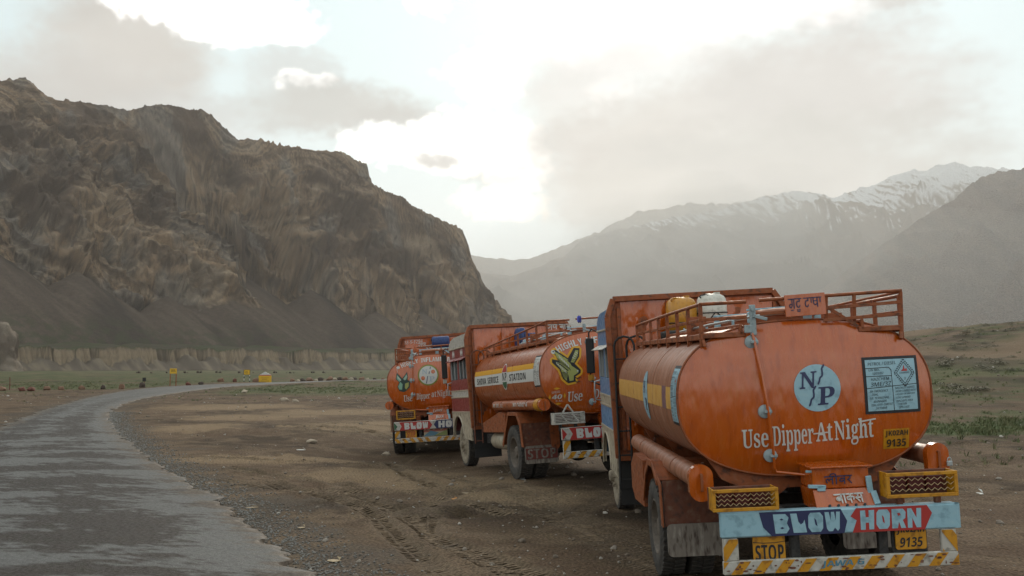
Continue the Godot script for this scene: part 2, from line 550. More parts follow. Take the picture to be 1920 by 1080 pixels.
# strokes of the hand painted scripts, in units of the letter height; the head line lies at 1
const HAND := {
	"la": [1.0, [-0.05, 1, 1.02, 1], [0.85, 1, 0.85, 0], [0.85, 0.52, 0.68, 0.68, 0.5, 0.6, 0.46, 0.4], [0.46, 0.4, 0.4, 0.62, 0.22, 0.68, 0.1, 0.52, 0.12, 0.32, 0.24, 0.2]],
	"ii": [0.55, [-0.1, 1, 0.5, 1], [0.3, 1, 0.3, 0], [0.3, 1, 0.24, 1.25, 0.0, 1.36, -0.3, 1.3, -0.48, 1.02]],
	"va": [0.85, [-0.05, 1, 0.9, 1], [0.72, 1, 0.72, 0], [0.72, 0.62, 0.45, 0.7, 0.2, 0.58, 0.16, 0.4, 0.34, 0.28, 0.58, 0.36, 0.72, 0.52]],
	"ra": [0.75, [-0.05, 1, 0.75, 1], [0.4, 1, 0.56, 0.84, 0.52, 0.62, 0.24, 0.5, 0.42, 0.36, 0.68, 0.02]],
	"ba": [0.85, [-0.05, 1, 0.9, 1], [0.72, 1, 0.72, 0], [0.72, 0.62, 0.45, 0.7, 0.2, 0.58, 0.16, 0.4, 0.34, 0.28, 0.58, 0.36, 0.72, 0.52], [0.26, 0.38, 0.6, 0.6]],
	"aa": [0.4, [-0.05, 1, 0.42, 1], [0.22, 1, 0.22, 0]],
	"ka": [0.95, [-0.05, 1, 1.0, 1], [0.5, 1, 0.5, 0], [0.5, 0.62, 0.28, 0.7, 0.1, 0.55, 0.14, 0.36, 0.32, 0.32, 0.5, 0.5], [0.5, 0.58, 0.7, 0.7, 0.88, 0.56, 0.8, 0.36]],
	"sa": [0.95, [-0.05, 1, 1.0, 1], [0.78, 1, 0.78, 0], [0.3, 1, 0.42, 0.82, 0.36, 0.62, 0.14, 0.5, 0.3, 0.36, 0.5, 0.04], [0.3, 0.52, 0.78, 0.52]],
	"ja": [0.95, [-0.05, 1, 1.0, 1], [0.78, 1, 0.78, 0], [0.78, 0.56, 0.4, 0.56], [0.5, 0.56, 0.34, 0.3, 0.12, 0.3, 0.1, 0.48]],
	"ya": [0.9, [-0.05, 1, 0.95, 1], [0.74, 1, 0.74, 0], [0.12, 1, 0.26, 0.72, 0.12, 0.5, 0.3, 0.34, 0.56, 0.44, 0.74, 0.62]],
	"da": [0.75, [-0.05, 1, 0.8, 1], [0.4, 1, 0.4, 0.74], [0.4, 0.74, 0.2, 0.62, 0.2, 0.42, 0.42, 0.34, 0.58, 0.48], [0.42, 0.34, 0.6, 0.04]],
	"ga": [0.8, [-0.05, 1, 0.85, 1], [0.66, 1, 0.66, 0], [0.3, 1, 0.3, 0.5, 0.16, 0.42]],
	"pga": [1.0, [-0.05, 1, 1.05, 1], [0.78, 1, 0.78, 0.0], [0.16, 1, 0.5, 0.98], [0.48, 0.98, 0.5, 0.3, 0.34, 0.06, 0.14, 0.12, 0.1, 0.34, 0.26, 0.46, 0.48, 0.4], [0.3, -0.2, 0.62, -0.2]],
	"pra": [0.85, [-0.05, 1, 0.9, 1], [0.6, 1, 0.62, 0.7, 0.3, 0.72, 0.16, 0.44, 0.24, 0.12, 0.5, 0.06, 0.64, 0.26], [0.2, -0.2, 0.66, -0.2], [0.26, -0.36, 0.6, -0.36]],
	"prr": [0.85, [-0.05, 1, 0.9, 1], [0.6, 1, 0.62, 0.7, 0.3, 0.72, 0.16, 0.44, 0.24, 0.12, 0.5, 0.06, 0.64, 0.26]],
	"paa": [0.4, [-0.05, 1, 0.42, 1], [0.24, 1, 0.24, 0.5]],
	"pkh": [0.95, [-0.05, 1, 1.0, 1], [0.75, 1, 0.75, 0], [0.15, 0.98, 0.18, 0.4, 0.4, 0.2, 0.75, 0.35], [0.15, 0.62, 0.75, 0.68]],
	"gap": [0.45, [0, 9, 0, 9]],
}
func hand(mb: MB, letters: Array, at: Vector2, h: float, w: float, place: Callable, pen: float, off := 0.005, turn := 0.0) -> void:
	var total := 0.0
	for l: String in letters:
		total += HAND[l][0]
	var sx := w / (total * h)
	var x := 0.0
	for l: String in letters:
		var g: Array = HAND[l]
		if l != "gap":
			for i in range(1, g.size()):
				var line := pts(g[i], Vector2(h * sx, h), Vector2(x * h * sx, 0))
				for k in line.size():
					line[k] = at + line[k].rotated(turn)
				lay(mb, stroke_tris(line, pen), place, off, 0.3)
		x += g[0]

# yellow slanting bars on a white strip
func hazard(bars: MB, x0: float, y0: float, x1: float, y1: float, place: Callable, pitch: float, lean: float, phase := 0.0, turn_at := 99.0) -> void:
	var box := rect_poly(x0, y0, x1, y1)
	var k := -4
	while x0 + (k + phase) * pitch < x1 + 0.5:
		var x := x0 + (k + phase) * pitch
		var ln := lean if x < turn_at else -lean
		var s := PackedVector2Array([Vector2(x, y0), Vector2(x + pitch * 0.5, y0), Vector2(x + pitch * 0.5 + ln, y1), Vector2(x + ln, y1)])
		for p in Geometry2D.intersect_polygons(s, box):
			lay(bars, poly_tris(p), place, 0.003)
		k += 1
# ------------------------------------------------------------------ tanker trucks
# own axes of a truck: x to its right, y up, z to its rear; the origin lies on the ground under the rear axle
const TA := 1.172
const TB := 0.709
const TY := 1.878
const TP := 2.5
var seam := 1.55
const TFRONT := -2.95

func tank_y(x: float) -> float:
	return TY + TB * pow(maxf(0.0, 1.0 - pow(minf(absf(x) / TA, 1.0), TP)), 1.0 / TP)

func end_z(x: float, y: float) -> float:
	var q := pow(pow(absf(x) / TA, TP) + pow(absf(y - TY) / TB, TP), 1.0 / TP)
	return seam + 0.15 * (1.0 - pow(minf(q, 1.0), 2.6))

func ring_at(t: float, scale: float) -> Vector2:
	var cx := cos(t)
	var sy := sin(t)
	return Vector2(signf(cx) * pow(absf(cx), 2.0 / TP) * TA * scale, signf(sy) * pow(absf(sy), 2.0 / TP) * TB * scale)

func make_tank(root: Node3D, shell: Material, cap: Material) -> void:
	var k := 72
	var mb := MB.new()
	# shell, with a flared hoop at each of its seams
	var zs := [TFRONT, -2.2, -1.44, -1.42, -0.7, 0.06, 0.08, 0.8, seam]
	for i in zs.size() - 1:
		for j in k:
			var a := TAU * j / k
			var b := TAU * (j + 1) / k
			var p := ring_at(a, 1.0)
			var q := ring_at(b, 1.0)
			var na := Vector3(signf(p.x) * pow(absf(p.x) / TA, TP - 1) / TA, signf(p.y) * pow(absf(p.y) / TB, TP - 1) / TB, 0).normalized()
			var nb := Vector3(signf(q.x) * pow(absf(q.x) / TA, TP - 1) / TA, signf(q.y) * pow(absf(q.y) / TB, TP - 1) / TB, 0).normalized()
			var z0: float = zs[i]
			var z1: float = zs[i + 1]
			mb.tri(Vector3(p.x, TY + p.y, z0), Vector3(q.x, TY + q.y, z0), Vector3(q.x, TY + q.y, z1), na, nb, nb)
			mb.tri(Vector3(p.x, TY + p.y, z0), Vector3(q.x, TY + q.y, z1), Vector3(p.x, TY + p.y, z1), na, nb, na)
	var tank := put("tank", mb, shell, root)
	# dished ends
	for back in [true, false]:
		var e := MB.new()
		var rs := [0.0, 0.2, 0.4, 0.58, 0.72, 0.83, 0.91, 0.96, 0.99, 1.0]
		var prev := PackedVector3Array()
		var prevn := PackedVector3Array()
		for r: float in rs:
			var ring := PackedVector3Array()
			var nn := PackedVector3Array()
			for j in k:
				var p := ring_at(TAU * j / k, r)
				var dent := 0.006 * n_patch.get_noise_2d(p.x * 9.0, p.y * 9.0 + 40.0) * (1.0 - r)
				var f := func(x: float, y: float) -> Vector3:
					var z := end_z(x, y + TY) + dent
					return Vector3(x, y + TY, z if back else TFRONT - (z - seam))
				var o: Vector3 = f.call(p.x, p.y)
				var s := 0.995
				var px: Vector3 = f.call(p.x * s + 0.004, p.y * s)
				var py: Vector3 = f.call(p.x * s, p.y * s + 0.004)
				var pc: Vector3 = f.call(p.x * s, p.y * s)
				var g := (px - pc).cross(py - pc).normalized()
				if g.z < 0 and back or g.z > 0 and not back:
					g = -g
				ring.append(o)
				nn.append(g)
			if prev.size():
				for j in k:
					var j2 := (j + 1) % k
					e.tri(prev[j], prev[j2], ring[j2], prevn[j], prevn[j2], nn[j2])
					e.tri(prev[j], ring[j2], ring[j], prevn[j], nn[j2], nn[j])
			prev = ring
			prevn = nn
		put("tank_end", e, cap, root)
	# weld bead round the rear seam
	var bead := MB.new()
	var path := PackedVector3Array()
	for j in k + 1:
		var p := ring_at(TAU * j / k, 1.0)
		path.append(Vector3(p.x, TY + p.y, seam))
	bead.tube(path, 0.011, 6)
	put("weld_bead", bead, mats.rust, tank)
	for z: float in [-1.43, 0.07]:
		var seam_line := MB.new()
		var sp := PackedVector3Array()
		for p in path:
			sp.append(Vector3(p.x, p.y, z))
		seam_line.tube(sp, 0.006, 5)
		put("weld_bead", seam_line, shell, tank)

func make_wheel(root: Node3D, x: float, z: float, out: float, side_mat: Material, front: bool) -> void:
	var w := Node3D.new()
	w.name = "wheel"
	w.position = Vector3(x, 0.5, z)
	root.add_child(w, true)
	var xf := Transform3D(Basis(Vector3(0, 0, 1), Vector3(out, 0, 0), Vector3(0, 1, 0) * out), Vector3.ZERO)
	if xf.basis.determinant() < 0:
		xf.basis.x = -xf.basis.x
	var tread := MB.new()
	tread.lathe(pts2([0.44, -0.125, 0.475, -0.118, 0.486, -0.1, 0.486, 0.1, 0.475, 0.118, 0.44, 0.125]), xf, 40)
	for i in 44:
		for s: float in [-1.0, 1.0]:
			var a := TAU * (i + (0.5 if s > 0 else 0.0)) / 44.0
			var d := Vector3(0, cos(a), sin(a))
			var b := Basis(Vector3(1, 0, 0), d, Vector3(1, 0, 0).cross(d)).rotated(d, 0.25 * s)
			tread.box(d * 0.483 + Vector3(0.062 * s, 0, 0), Vector3(0.115, 0.032, 0.042), b, 0.004)
	put("tyre", tread, mats.tyre, w)
	var wall := MB.new()
	for s: float in [1.0, -1.0]:
		var pr := pts2([0.275, 0.1, 0.30, 0.122, 0.34, 0.132, 0.40, 0.134, 0.43, 0.130, 0.445, 0.124, 0.47, 0.116])
		for i in pr.size():
			pr[i].y *= s
		wall.lathe(pr, xf, 40)
	put("sidewall", wall, side_mat, w)
	var rim := MB.new()
	if front:
		rim.lathe(pts2([0.285, 0.09, 0.295, 0.115, 0.275, 0.118, 0.26, 0.09, 0.24, 0.085, 0.19, 0.13, 0.12, 0.15, 0.0, 0.152]), xf, 32)
		for i in 8:
			var a := TAU * i / 8.0
			var q := Vector3(cos(a), 0, sin(a)) * 0.155
			rim.cyl(xf * (q + Vector3(0, 0.135, 0)), xf * (q + Vector3(0, 0.175, 0)), 0.018, 6)
	else:
		rim.lathe(pts2([0.285, 0.09, 0.295, 0.115, 0.275, 0.118, 0.262, 0.09, 0.245, 0.02, 0.215, -0.03, 0.13, -0.04, 0.11, 0.0]), xf, 32)
		for i in 8:
			var a := TAU * i / 8.0
			var q := Vector3(cos(a), 0, sin(a)) * 0.165
			rim.cyl(xf * (q + Vector3(0, -0.04, 0)), xf * (q + Vector3(0, 0.0, 0)), 0.016, 6)
	put("rim", rim, side_mat if front else mats.rim, w)
	var hub := MB.new()
	hub.lathe(pts2([0.115, -0.04, 0.11, 0.06, 0.085, 0.09, 0.0, 0.095] if not front else [0.09, 0.14, 0.085, 0.2, 0.06, 0.22, 0.0, 0.222]), xf, 20)
	put("hub", hub, side_mat if front else mats.rim, w)

func pts2(a: Array) -> PackedVector2Array:
	return pts(a)

func light_guard(root: Node3D, x0: float, x1: float, y0: float, y1: float, z: float, m: Material, fancy: bool) -> void:
	var f := MB.new()
	var t := 0.03
	var d := 0.17
	for y: float in [y0 + t / 2, y1 - t / 2]:
		f.bar(Vector3(x0, y, z), Vector3(x1, y, z), 0.02, t)
	for x: float in [x0 + t / 2, x1 - t / 2]:
		f.bar(Vector3(x, y0 + t, z), Vector3(x, y1 - t, z), t, 0.02, Vector3.BACK)
		f.box(Vector3(x, (y0 + y1) / 2, z - d / 2 - 0.012), Vector3(0.012, y1 - y0, d))
	if fancy:
		var xm := (x0 + x1) / 2 - 0.02
		f.bar(Vector3(xm - 0.09, y1, z), Vector3(xm, y1 + 0.13, z), 0.02, 0.026)
		f.bar(Vector3(xm + 0.09, y1, z), Vector3(xm, y1 + 0.13, z), 0.02, 0.026)
		for k in 2:
			f.bar(Vector3(x0 + 0.13 + 0.2 * k, y1 - t, z), Vector3(x0 + 0.24 + 0.2 * k, y0 + t, z), 0.018, 0.026)
	var o := put("light_guard", f, m, root)
	var g := MB.new()
	for i in (5 if fancy else 3):
		var y := lerpf(y0 + t, y1 - t, (i + 0.7) / (5.4 if fancy else 3.4))
		if fancy:
			g.bar(Vector3(x0 + t, y, z), Vector3(x1 - t, y, z), 0.012, 0.014)
		else:
			var p := PackedVector3Array()
			for k in 21:
				p.append(Vector3(lerpf(x0 + t, x1 - t, k / 20.0), y + (0.011 if k % 2 == 0 else -0.011), z - 0.01))
			g.tube(p, 0.0042, 4)
	put("grille", g, m if fancy else mats.wire, o)
	var l := MB.new()
	var n := 3
	for i in n:
		var w := (x1 - x0 - 0.12) / n
		l.box(Vector3(x0 + 0.06 + w * (i + 0.5), (y0 + y1) / 2, z - d + 0.03), Vector3(w * 0.92, (y1 - y0) * 0.62, 0.05), Basis(), 0.012)
	put_each("tail_lamp", l, mats.lamp, o)
	var br := MB.new()
	br.box(Vector3((x0 + x1) / 2, (y0 + y1) / 2, z - d - 0.012), Vector3(x1 - x0, y1 - y0, 0.02))
	for x: float in [x0 + 0.14, x1 - 0.14]:
		br.box(Vector3(x, y0 - 0.055, z - d * 0.6), Vector3(0.05, 0.11, 0.05))
	put_each("bracket", br, mats.black if fancy else mats.mud, o)

func hose_tube(root: Node3D, s: float, y: float, z0: float, z1: float, x: float, r: float, m: Material, cap_round: bool) -> Node3D:
	var t := MB.new()
	t.cyl(Vector3(s * x, y, z0), Vector3(s * x, y, z1), r, 22)
	for z: float in [lerpf(z0, z1, 0.2), lerpf(z0, z1, 0.75)]:
		t.tube(PackedVector3Array([Vector3(s * x, y, z - 0.02), Vector3(s * x, y, z + 0.02)]), r * 1.06, 22)
	var o := put("hose_tube", t, m, root)
	var c := MB.new()
	var poly := PackedVector2Array()
	for i in 24:
		var a := TAU * i / 24.0
		var e := 0.0 if cap_round else 0.055
		poly.append(Vector2(cos(a) * r * 1.1, sin(a) * r * 1.1 + (e if sin(a) > 0 else -e)))
	c.prism(poly, 0.09, Transform3D(Basis(), Vector3(s * x, y - (0.0 if cap_round else 0.03), z1)))
	var cap := put("tube_cap", c, mats.orange, o)
	var h := MB.new()
	h.bar(Vector3(s * x, y - 0.1, z1 + 0.115), Vector3(s * x, y + 0.055, z1 + 0.115), 0.022, 0.012, Vector3.BACK)
	for yy: float in [y - 0.095, y + 0.05]:
		h.box(Vector3(s * x, yy, z1 + 0.1), Vector3(0.022, 0.014, 0.03))
	put("handle", h, mats.rust, cap)
	var st := MB.new()
	for z: float in [z0 + 0.35, z1 - 0.6]:
		st.box(Vector3(s * (x - 0.06), y + 0.02, z), Vector3(0.22, 0.05, 0.04))
		st.box(Vector3(s * (x - 0.16), y - 0.05, z), Vector3(0.03, 0.26, 0.04))
	put_each("tube_bracket", st, mats.mud, o)
	return o

func make_cab(root: Node3D, i: int) -> void:
	var up: Material = mats.blue if i == 0 else mats.maroon
	var low: Material = mats.cream
	var zb := -3.3
	var zf := -5.2
	var body := MB.new()
	body.box(Vector3(0, 1.03, (zb + zf) / 2 - 0.02), Vector3(2.0, 0.55, zb - zf - 0.16))
	put("cab_floor", body, mats.black, root)
	for s: float in [-1.0, 1.0]:
		var xf := Transform3D(Basis(Vector3(0, 0, -1), Vector3(0, 1, 0), Vector3(1, 0, 0)), Vector3(s * 1.21 if s < 0 else 1.17, 0, 0))
		# lower panel with the wheel opening; design x runs forward from the truck's own origin
		var arch := PackedVector2Array([Vector2(3.3, 1.24), Vector2(3.3, 0.62), Vector2(4.02, 0.66)])
		for k in 13:
			var a := PI * (1.0 - k / 12.0)
			arch.append(Vector2(4.56 + cos(a) * 0.54, 0.66 + sin(a) * 0.5))
		arch.append_array(PackedVector2Array([Vector2(5.2, 0.66), Vector2(5.2, 1.24)]))
		var p := MB.new()
		p.prism(arch, 0.04, xf)
		var panel := put("cab_side_panel", p, low, root)
		var rim := MB.new()
		var rp := PackedVector3Array()
		for k in 17:
			var a := PI * k / 16.0
			rp.append(Vector3(s * 1.215, 0.66 + sin(a) * 0.5, -(4.56 + cos(a) * 0.54)))
		rim.tube(rp, 0.018, 6)
		put("arch_rim", rim, low, panel)
		# door, belt, window band and header
		var d := MB.new()
		d.box(Vector3(s * 1.19, 1.41, (zb + zf) / 2), Vector3(0.04, 0.335, zb - zf), Basis(), 0.008)
		put("door_panel", d, up, root)
		var d2 := MB.new()
		d2.box(Vector3(s * 1.19, 1.655, (zb + zf) / 2), Vector3(0.036, 0.145, zb - zf), Basis(), 0.008)
		put("belt_panel", d2, mats.white if i > 0 else mats.cream, root)
		var d3 := MB.new()
		d3.box(Vector3(s * 1.19, 1.86, (zb + zf) / 2), Vector3(0.04, 0.255, zb - zf), Basis(), 0.008)
		put("sill_panel", d3, up, root)
		var mould := MB.new()
		for y: float in [1.245, 1.58, 1.73]:
			mould.box(Vector3(s * 1.213, y, (zb + zf) / 2), Vector3(0.014, 0.03, zb - zf + 0.01), Basis(), 0.005)
		put_each("moulding", mould, low, root)
		var pil := MB.new()
		for z: float in [zf + 0.06, zf + 0.86, zb - 0.07]:
			pil.box(Vector3(s * 1.19, 2.21, z), Vector3(0.045, 0.45, 0.12))
		put_each("pillar", pil, up, root)
		for z: float in [zf + 0.46, zf + 1.35]:
			var g := MB.new()
			g.box(Vector3(s * 1.17, 2.21, z), Vector3(0.012, 0.45, 0.74))
			var win := put("cab_window", g, mats.glass, root)
			var fr := MB.new()
			for zz: float in [z - 0.34, z + 0.02, z + 0.34]:
				fr.bar(Vector3(s * 1.195, 1.995, zz), Vector3(s * 1.195, 2.43, zz), 0.035, 0.02, Vector3.BACK)
			put_each("frame", fr, mats.steel, win)
			var vis := MB.new()
			vis.box(Vector3(s * 1.26, 2.45, z), Vector3(0.16, 0.014, 0.8), Basis(Vector3(0, 0, 1), s * -0.5))
			put("visor", vis, mats.maroon if i > 0 else mats.white, win)
		var hd := MB.new()
		hd.box(Vector3(s * 1.19, 2.57, (zb + zf) / 2), Vector3(0.04, 0.27, zb - zf), Basis(), 0.008)
		var header := put("header_panel", hd, up, root)
		if i > 0 and s < 0:
			var dm := MB.new()
			for z: float in [zf + 0.45, zf + 1.3]:
				for o: float in [-0.065, 0.065]:
					var q := Transform3D(Basis(Vector3(0, 0, 1), Vector3(0, 1, 0), Vector3(-1, 0, 0)), Vector3(-1.211, 2.59, z + o))
					dm.prism(PackedVector2Array([Vector2(-0.06, 0), Vector2(0, -0.1), Vector2(0.06, 0), Vector2(0, 0.1)]), 0.003, q)
			put("diamond_mark", dm, mats.letter, header)
		var hn := MB.new()
		hn.tube(PackedVector3Array([Vector3(s * 1.21, 1.62, zf + 0.1), Vector3(s * 1.3, 1.64, zf + 0.1), Vector3(s * 1.31, 1.78, zf + 0.1), Vector3(s * 1.3, 1.92, zf + 0.1), Vector3(s * 1.21, 1.94, zf + 0.1)]), 0.013, 6)
		put("grab_handle", hn, mats.steel, root)
	# front and back walls
	var fw := MB.new()
	fw.box(Vector3(0, 1.4, zf - 0.02), Vector3(2.34, 1.2, 0.05))
	fw.box(Vector3(0, 2.62, zf - 0.0), Vector3(2.34, 0.2, 0.05))
	fw.box(Vector3(0, 1.85, zb + 0.02), Vector3(2.36, 1.7, 0.04))
	put_each("cab_wall", fw, up, root)
	var ws := MB.new()
	ws.box(Vector3(0, 2.26, zf), Vector3(2.28, 0.52, 0.012))
	put("windscreen", ws, mats.glass, root)
	# roof, rounded in front
	var prof := PackedVector2Array([Vector2(3.3, 2.7), Vector2(5.2, 2.7), Vector2(5.19, 2.76), Vector2(5.12, 2.84), Vector2(4.95, 2.92), Vector2(4.6, 2.97), Vector2(3.3, 2.99)])
	var rf := MB.new()
	rf.prism(prof, 2.44, Transform3D(Basis(Vector3(0, 0, -1), Vector3(0, 1, 0), Vector3(1, 0, 0)), Vector3(-1.22, 0, 0)))
	put("cab_roof", rf, mats.blue if i == 0 else mats.white, root)
	var gut := MB.new()
	gut.box(Vector3(-1.225, 2.705, (zb + zf) / 2), Vector3(0.02, 0.03, zb - zf))
	gut.box(Vector3(1.225, 2.705, (zb + zf) / 2), Vector3(0.02, 0.03, zb - zf))
	put_each("roof_gutter", gut, low, root)
	# mirrors
	for s: float in [-1.0, 1.0]:
		var mr := MB.new()
		mr.box(Vector3(s * 1.34, 2.33, zf - 0.03), Vector3(0.13, 0.56, 0.06), Basis(Vector3.UP, s * 0.35), 0.025)
		var mo := put("mirror", mr, mats.rubber, root)
		var arm := MB.new()
		arm.tube(PackedVector3Array([Vector3(s * 1.2, 2.7, zf + 0.06), Vector3(s * 1.3, 2.76, zf - 0.05), Vector3(s * 1.345, 2.7, zf - 0.07), Vector3(s * 1.345, 2.0, zf - 0.07), Vector3(s * 1.3, 1.9, zf - 0.03), Vector3(s * 1.2, 1.86, zf + 0.04)]), 0.012, 6)
		put("mirror_arm", arm, mats.rubber, mo)
		if s < 0:
			var tg := MB.new()
			tg.box(Vector3(s * 1.34, 1.98, zf - 0.05), Vector3(0.09, 0.1, 0.03))
			put("reflector", tg, mats.yellow if i == 0 else mats.white, mo)

func make_tanker(i: int, label: String) -> Node3D:
	seam = [1.55, 1.8, 1.55][i]
	var root := thing("tanker_truck", label, "truck", truck_frames[i], "orange fuel tankers parked in a row")
	var side_m: Material = mats.dusty if i == 0 else mats.orange_side
	make_tank(root, side_m, mats.orange)
	var P := Transform3D()
	# ---- chassis
	var ch := MB.new()
	for s: float in [-1.0, 1.0]:
		ch.box(Vector3(s * 0.42, 0.84, -1.5), Vector3(0.09, 0.24, 7.2))
	for z: float in [-4.6, -3.4, -2.2, -1.0, 0.9, 1.6, 2.05]:
		ch.box(Vector3(0, 0.84, z), Vector3(0.75, 0.16, 0.1))
	put("chassis_frame", ch, mats.black, root)
	var ax := MB.new()
	ax.cyl(Vector3(-0.95, 0.5, 0), Vector3(0.95, 0.5, 0), 0.075, 12)
	ax.lathe(pts2([0.0, -0.2, 0.12, -0.18, 0.21, -0.08, 0.23, 0.0, 0.21, 0.08, 0.12, 0.18, 0.0, 0.2]), Transform3D(Basis(Vector3.RIGHT, PI / 2), Vector3(0.05, 0.48, 0.04)), 20)
	ax.cyl(Vector3(-0.9, 0.48, -4.56), Vector3(0.9, 0.48, -4.56), 0.06, 10)
	put_each("axle", ax, mats.black, root)
	var sp := MB.new()
	for s: float in [-1.0, 1.0]:
		for z: float in [0.0, -4.56]:
			for k in 5:
				sp.box(Vector3(s * 0.5, 0.6 + 0.022 * k, z), Vector3(0.075, 0.018, 0.5 + 0.2 * k))
	put_each("leaf_spring", sp, mats.black, root)
	for s: float in [-1.0, 1.0]:
		make_wheel(root, s * 1.085, 0, s, mats.tyre if i != 1 else mats.tyre, false)
		make_wheel(root, s * 0.79, 0, s, mats.tyre, false)
		make_wheel(root, s * 0.98, -4.56, s, mats.paletyre, true)
	# ---- saddle under the rear of the tank
	var sd := PackedVector2Array()
	for k in 25:
		var x := lerpf(-0.93, 0.93, k / 24.0)
		sd.append(Vector2(x, TY - (tank_y(x) - TY) + 0.006))
	sd.append_array(PackedVector2Array([Vector2(0.74, 1.14), Vector2(0.6, 1.075), Vector2(-0.2, 1.06), Vector2(-0.28, 1.0), Vector2(-0.3, 1.06), Vector2(-0.62, 1.075), Vector2(-0.8, 1.16)]))
	var sm := MB.new()
	sm.prism(sd, 0.06, Transform3D(Basis(), Vector3(0, 0, 1.45)))
	sm.prism(sd, 0.06, Transform3D(Basis(), Vector3(0, 0, -0.9)))
	sm.prism(sd, 0.06, Transform3D(Basis(), Vector3(0, 0, -2.6)))
	for s: float in [-1.0, 1.0]:
		sm.box(Vector3(s * 0.42, 1.0, -0.6), Vector3(0.1, 0.12, 4.6))
	put_each("saddle", sm, mats.rust, root)
	# ---- bulkhead behind the cab
	var bh := MB.new()
	var bp := pts2([-1.2, 0.9, 1.2, 0.9, 1.26, 2.86, 1.08, 3.14, -1.17, 3.11, -1.26, 2.86])
	var zb := -3.19
	bh.prism(bp, 0.03, Transform3D(Basis(), Vector3(0, 0, zb - 0.05)))
	var bulk := put("bulkhead", bh, mats.rust, root)
	var bf := MB.new()
	for k in bp.size():
		var a := bp[k]
		var b := bp[(k + 1) % bp.size()]
		var ctr := Vector2(0, 2.0)
		bf.bar(Vector3(a.x, a.y, zb), Vector3(b.x, b.y, zb), 0.075, 0.09, Vector3.BACK)
	for x: float in [-1.1, 1.1]:
		bf.bar(Vector3(x, 1.0, zb - 0.005), Vector3(x, 3.08 if absf(x) < 1 else 2.98, zb - 0.005), 0.05, 0.05, Vector3.BACK)
	put("frame_rib", bf, mats.rust, bulk)
	# dented sheets between the ribs
	for pn in 2:
		var x0: float = [-1.07, -0.425][pn]
		var x1: float = [-0.435, 1.07][pn]
		var g := PackedVector3Array()
		var gc := PackedColorArray()
		var nx := 40
		var ny := 60
		for b in ny:
			for a in nx:
				var u := a / (nx - 1.0)
				var w := b / (ny - 1.0)
				var edge := minf(minf(u, 1 - u), minf(w, 1 - w)) * 6.0
				var d := minf(edge, 1.0) * (0.085 * n_patch.get_noise_3d(lerpf(x0, x1, u) * 9 + pn * 30, w * 11 + i * 17, 3) + 0.02 * absf(n_patch.get_noise_3d(lerpf(x0, x1, u) * 30, w * 50 + i * 9, 9 + pn)))
				g.append(Vector3(lerpf(x0, x1, u), lerpf(1.0, 3.07, w), zb - 0.012 + d))
				gc.append(Color.WHITE)
		var o := MeshInstance3D.new()
		o.name = "dented_sheet"
		o.mesh = sheet(g, nx, gc, mats.orange, Vector3.BACK)
		bulk.add_child(o, true)
	# ---- walkway, rails and lids on top
	var ty := tank_y(0.92)
	var dk := MB.new()
	for s: float in [-1.0, 1.0]:
		dk.box(Vector3(s * 0.74, 2.475, -0.55), Vector3(0.36, 0.012, 4.25))
		dk.box(Vector3(s * 0.92, 2.465, -0.55), Vector3(0.035, 0.055, 4.3))
		dk.box(Vector3(s * 0.56, 2.52, -0.55), Vector3(0.03, 0.1, 4.3))
	dk.box(Vector3(-0.72, 2.475, 1.585), Vector3(0.4, 0.05, 0.03))
	dk.box(Vector3(0.72, 2.475, 1.585), Vector3(0.4, 0.05, 0.03))
	put_each("walkway", dk, mats.rust, root)
	for s: float in [-1.0, 1.0]:
		var top := MB.new()
		var r3 := PackedVector3Array([Vector3(s * 0.92, 2.715, -2.72), Vector3(s * 0.92, 2.75, -0.2), Vector3(s * 0.92, 2.765, 1.6)])
		if i == 1:
			r3 = PackedVector3Array([Vector3(s * 0.92, 2.61, -2.9), Vector3(s * 0.92, 2.72, -0.4), Vector3(s * 0.92, 2.815, 1.6)])
		top.tube(r3, 0.017, 8)
		put("top_rail", top, mats.rust, root)
		var mid := MB.new()
		mid.bar(Vector3(s * 0.92, 2.6, -2.7), Vector3(s * 0.92, 2.62, 1.6), 0.012, 0.03)
		put("middle_rail", mid, mats.rust, root)
		for k in 8:
			var z := lerpf(-2.7, 1.58, k / 7.0)
			var po := MB.new()
			var yt := lerpf(2.71, 2.76, k / 7.0) if i != 1 else lerpf(2.62, 2.81, k / 7.0)
			po.bar(Vector3(s * 0.92, ty - 0.02, z), Vector3(s * 0.92, 2.5, z), 0.014, 0.045, Vector3.RIGHT)
			po.bar(Vector3(s * 0.92, 2.49, z), Vector3(s * 0.92, yt, z), 0.035, 0.035, Vector3.RIGHT)
			po.bar(Vector3(s * 0.9, ty - 0.02, z + 0.035), Vector3(s * 0.92, 2.47, z + 0.0), 0.012, 0.03, Vector3.RIGHT)
			put("rail_post", po, mats.rust, root)
	var rr := MB.new()
	var yr := 2.765 if i != 1 else 2.815
	rr.tube(PackedVector3Array([Vector3(-0.92, yr, 1.6), Vector3(-0.5, yr + 0.006, 1.6)]), 0.017, 8)
	rr.tube(PackedVector3Array([Vector3(-0.38, yr + 0.015, 1.6), Vector3(0.94, yr + 0.05, 1.6)]), 0.017, 8)
	rr.bar(Vector3(-0.92, 2.62, 1.6), Vector3(-0.5, 2.63, 1.6), 0.012, 0.03)
	rr.bar(Vector3(-0.38, 2.655, 1.6), Vector3(0.94, 2.71, 1.6), 0.012, 0.03)
	rr.bar(Vector3(0.2, 2.57, 1.6), Vector3(0.94, 2.6, 1.6), 0.012, 0.03)
	rr.bar(Vector3(0.22, 2.71, 1.598), Vector3(0.52, 2.5, 1.598), 0.012, 0.03)
	for x: float in [0.24, 0.5, 0.93]:
		rr.bar(Vector3(x, tank_y(x) - 0.02, 1.56), Vector3(x, yr + 0.04, 1.6), 0.03, 0.03, Vector3.RIGHT)
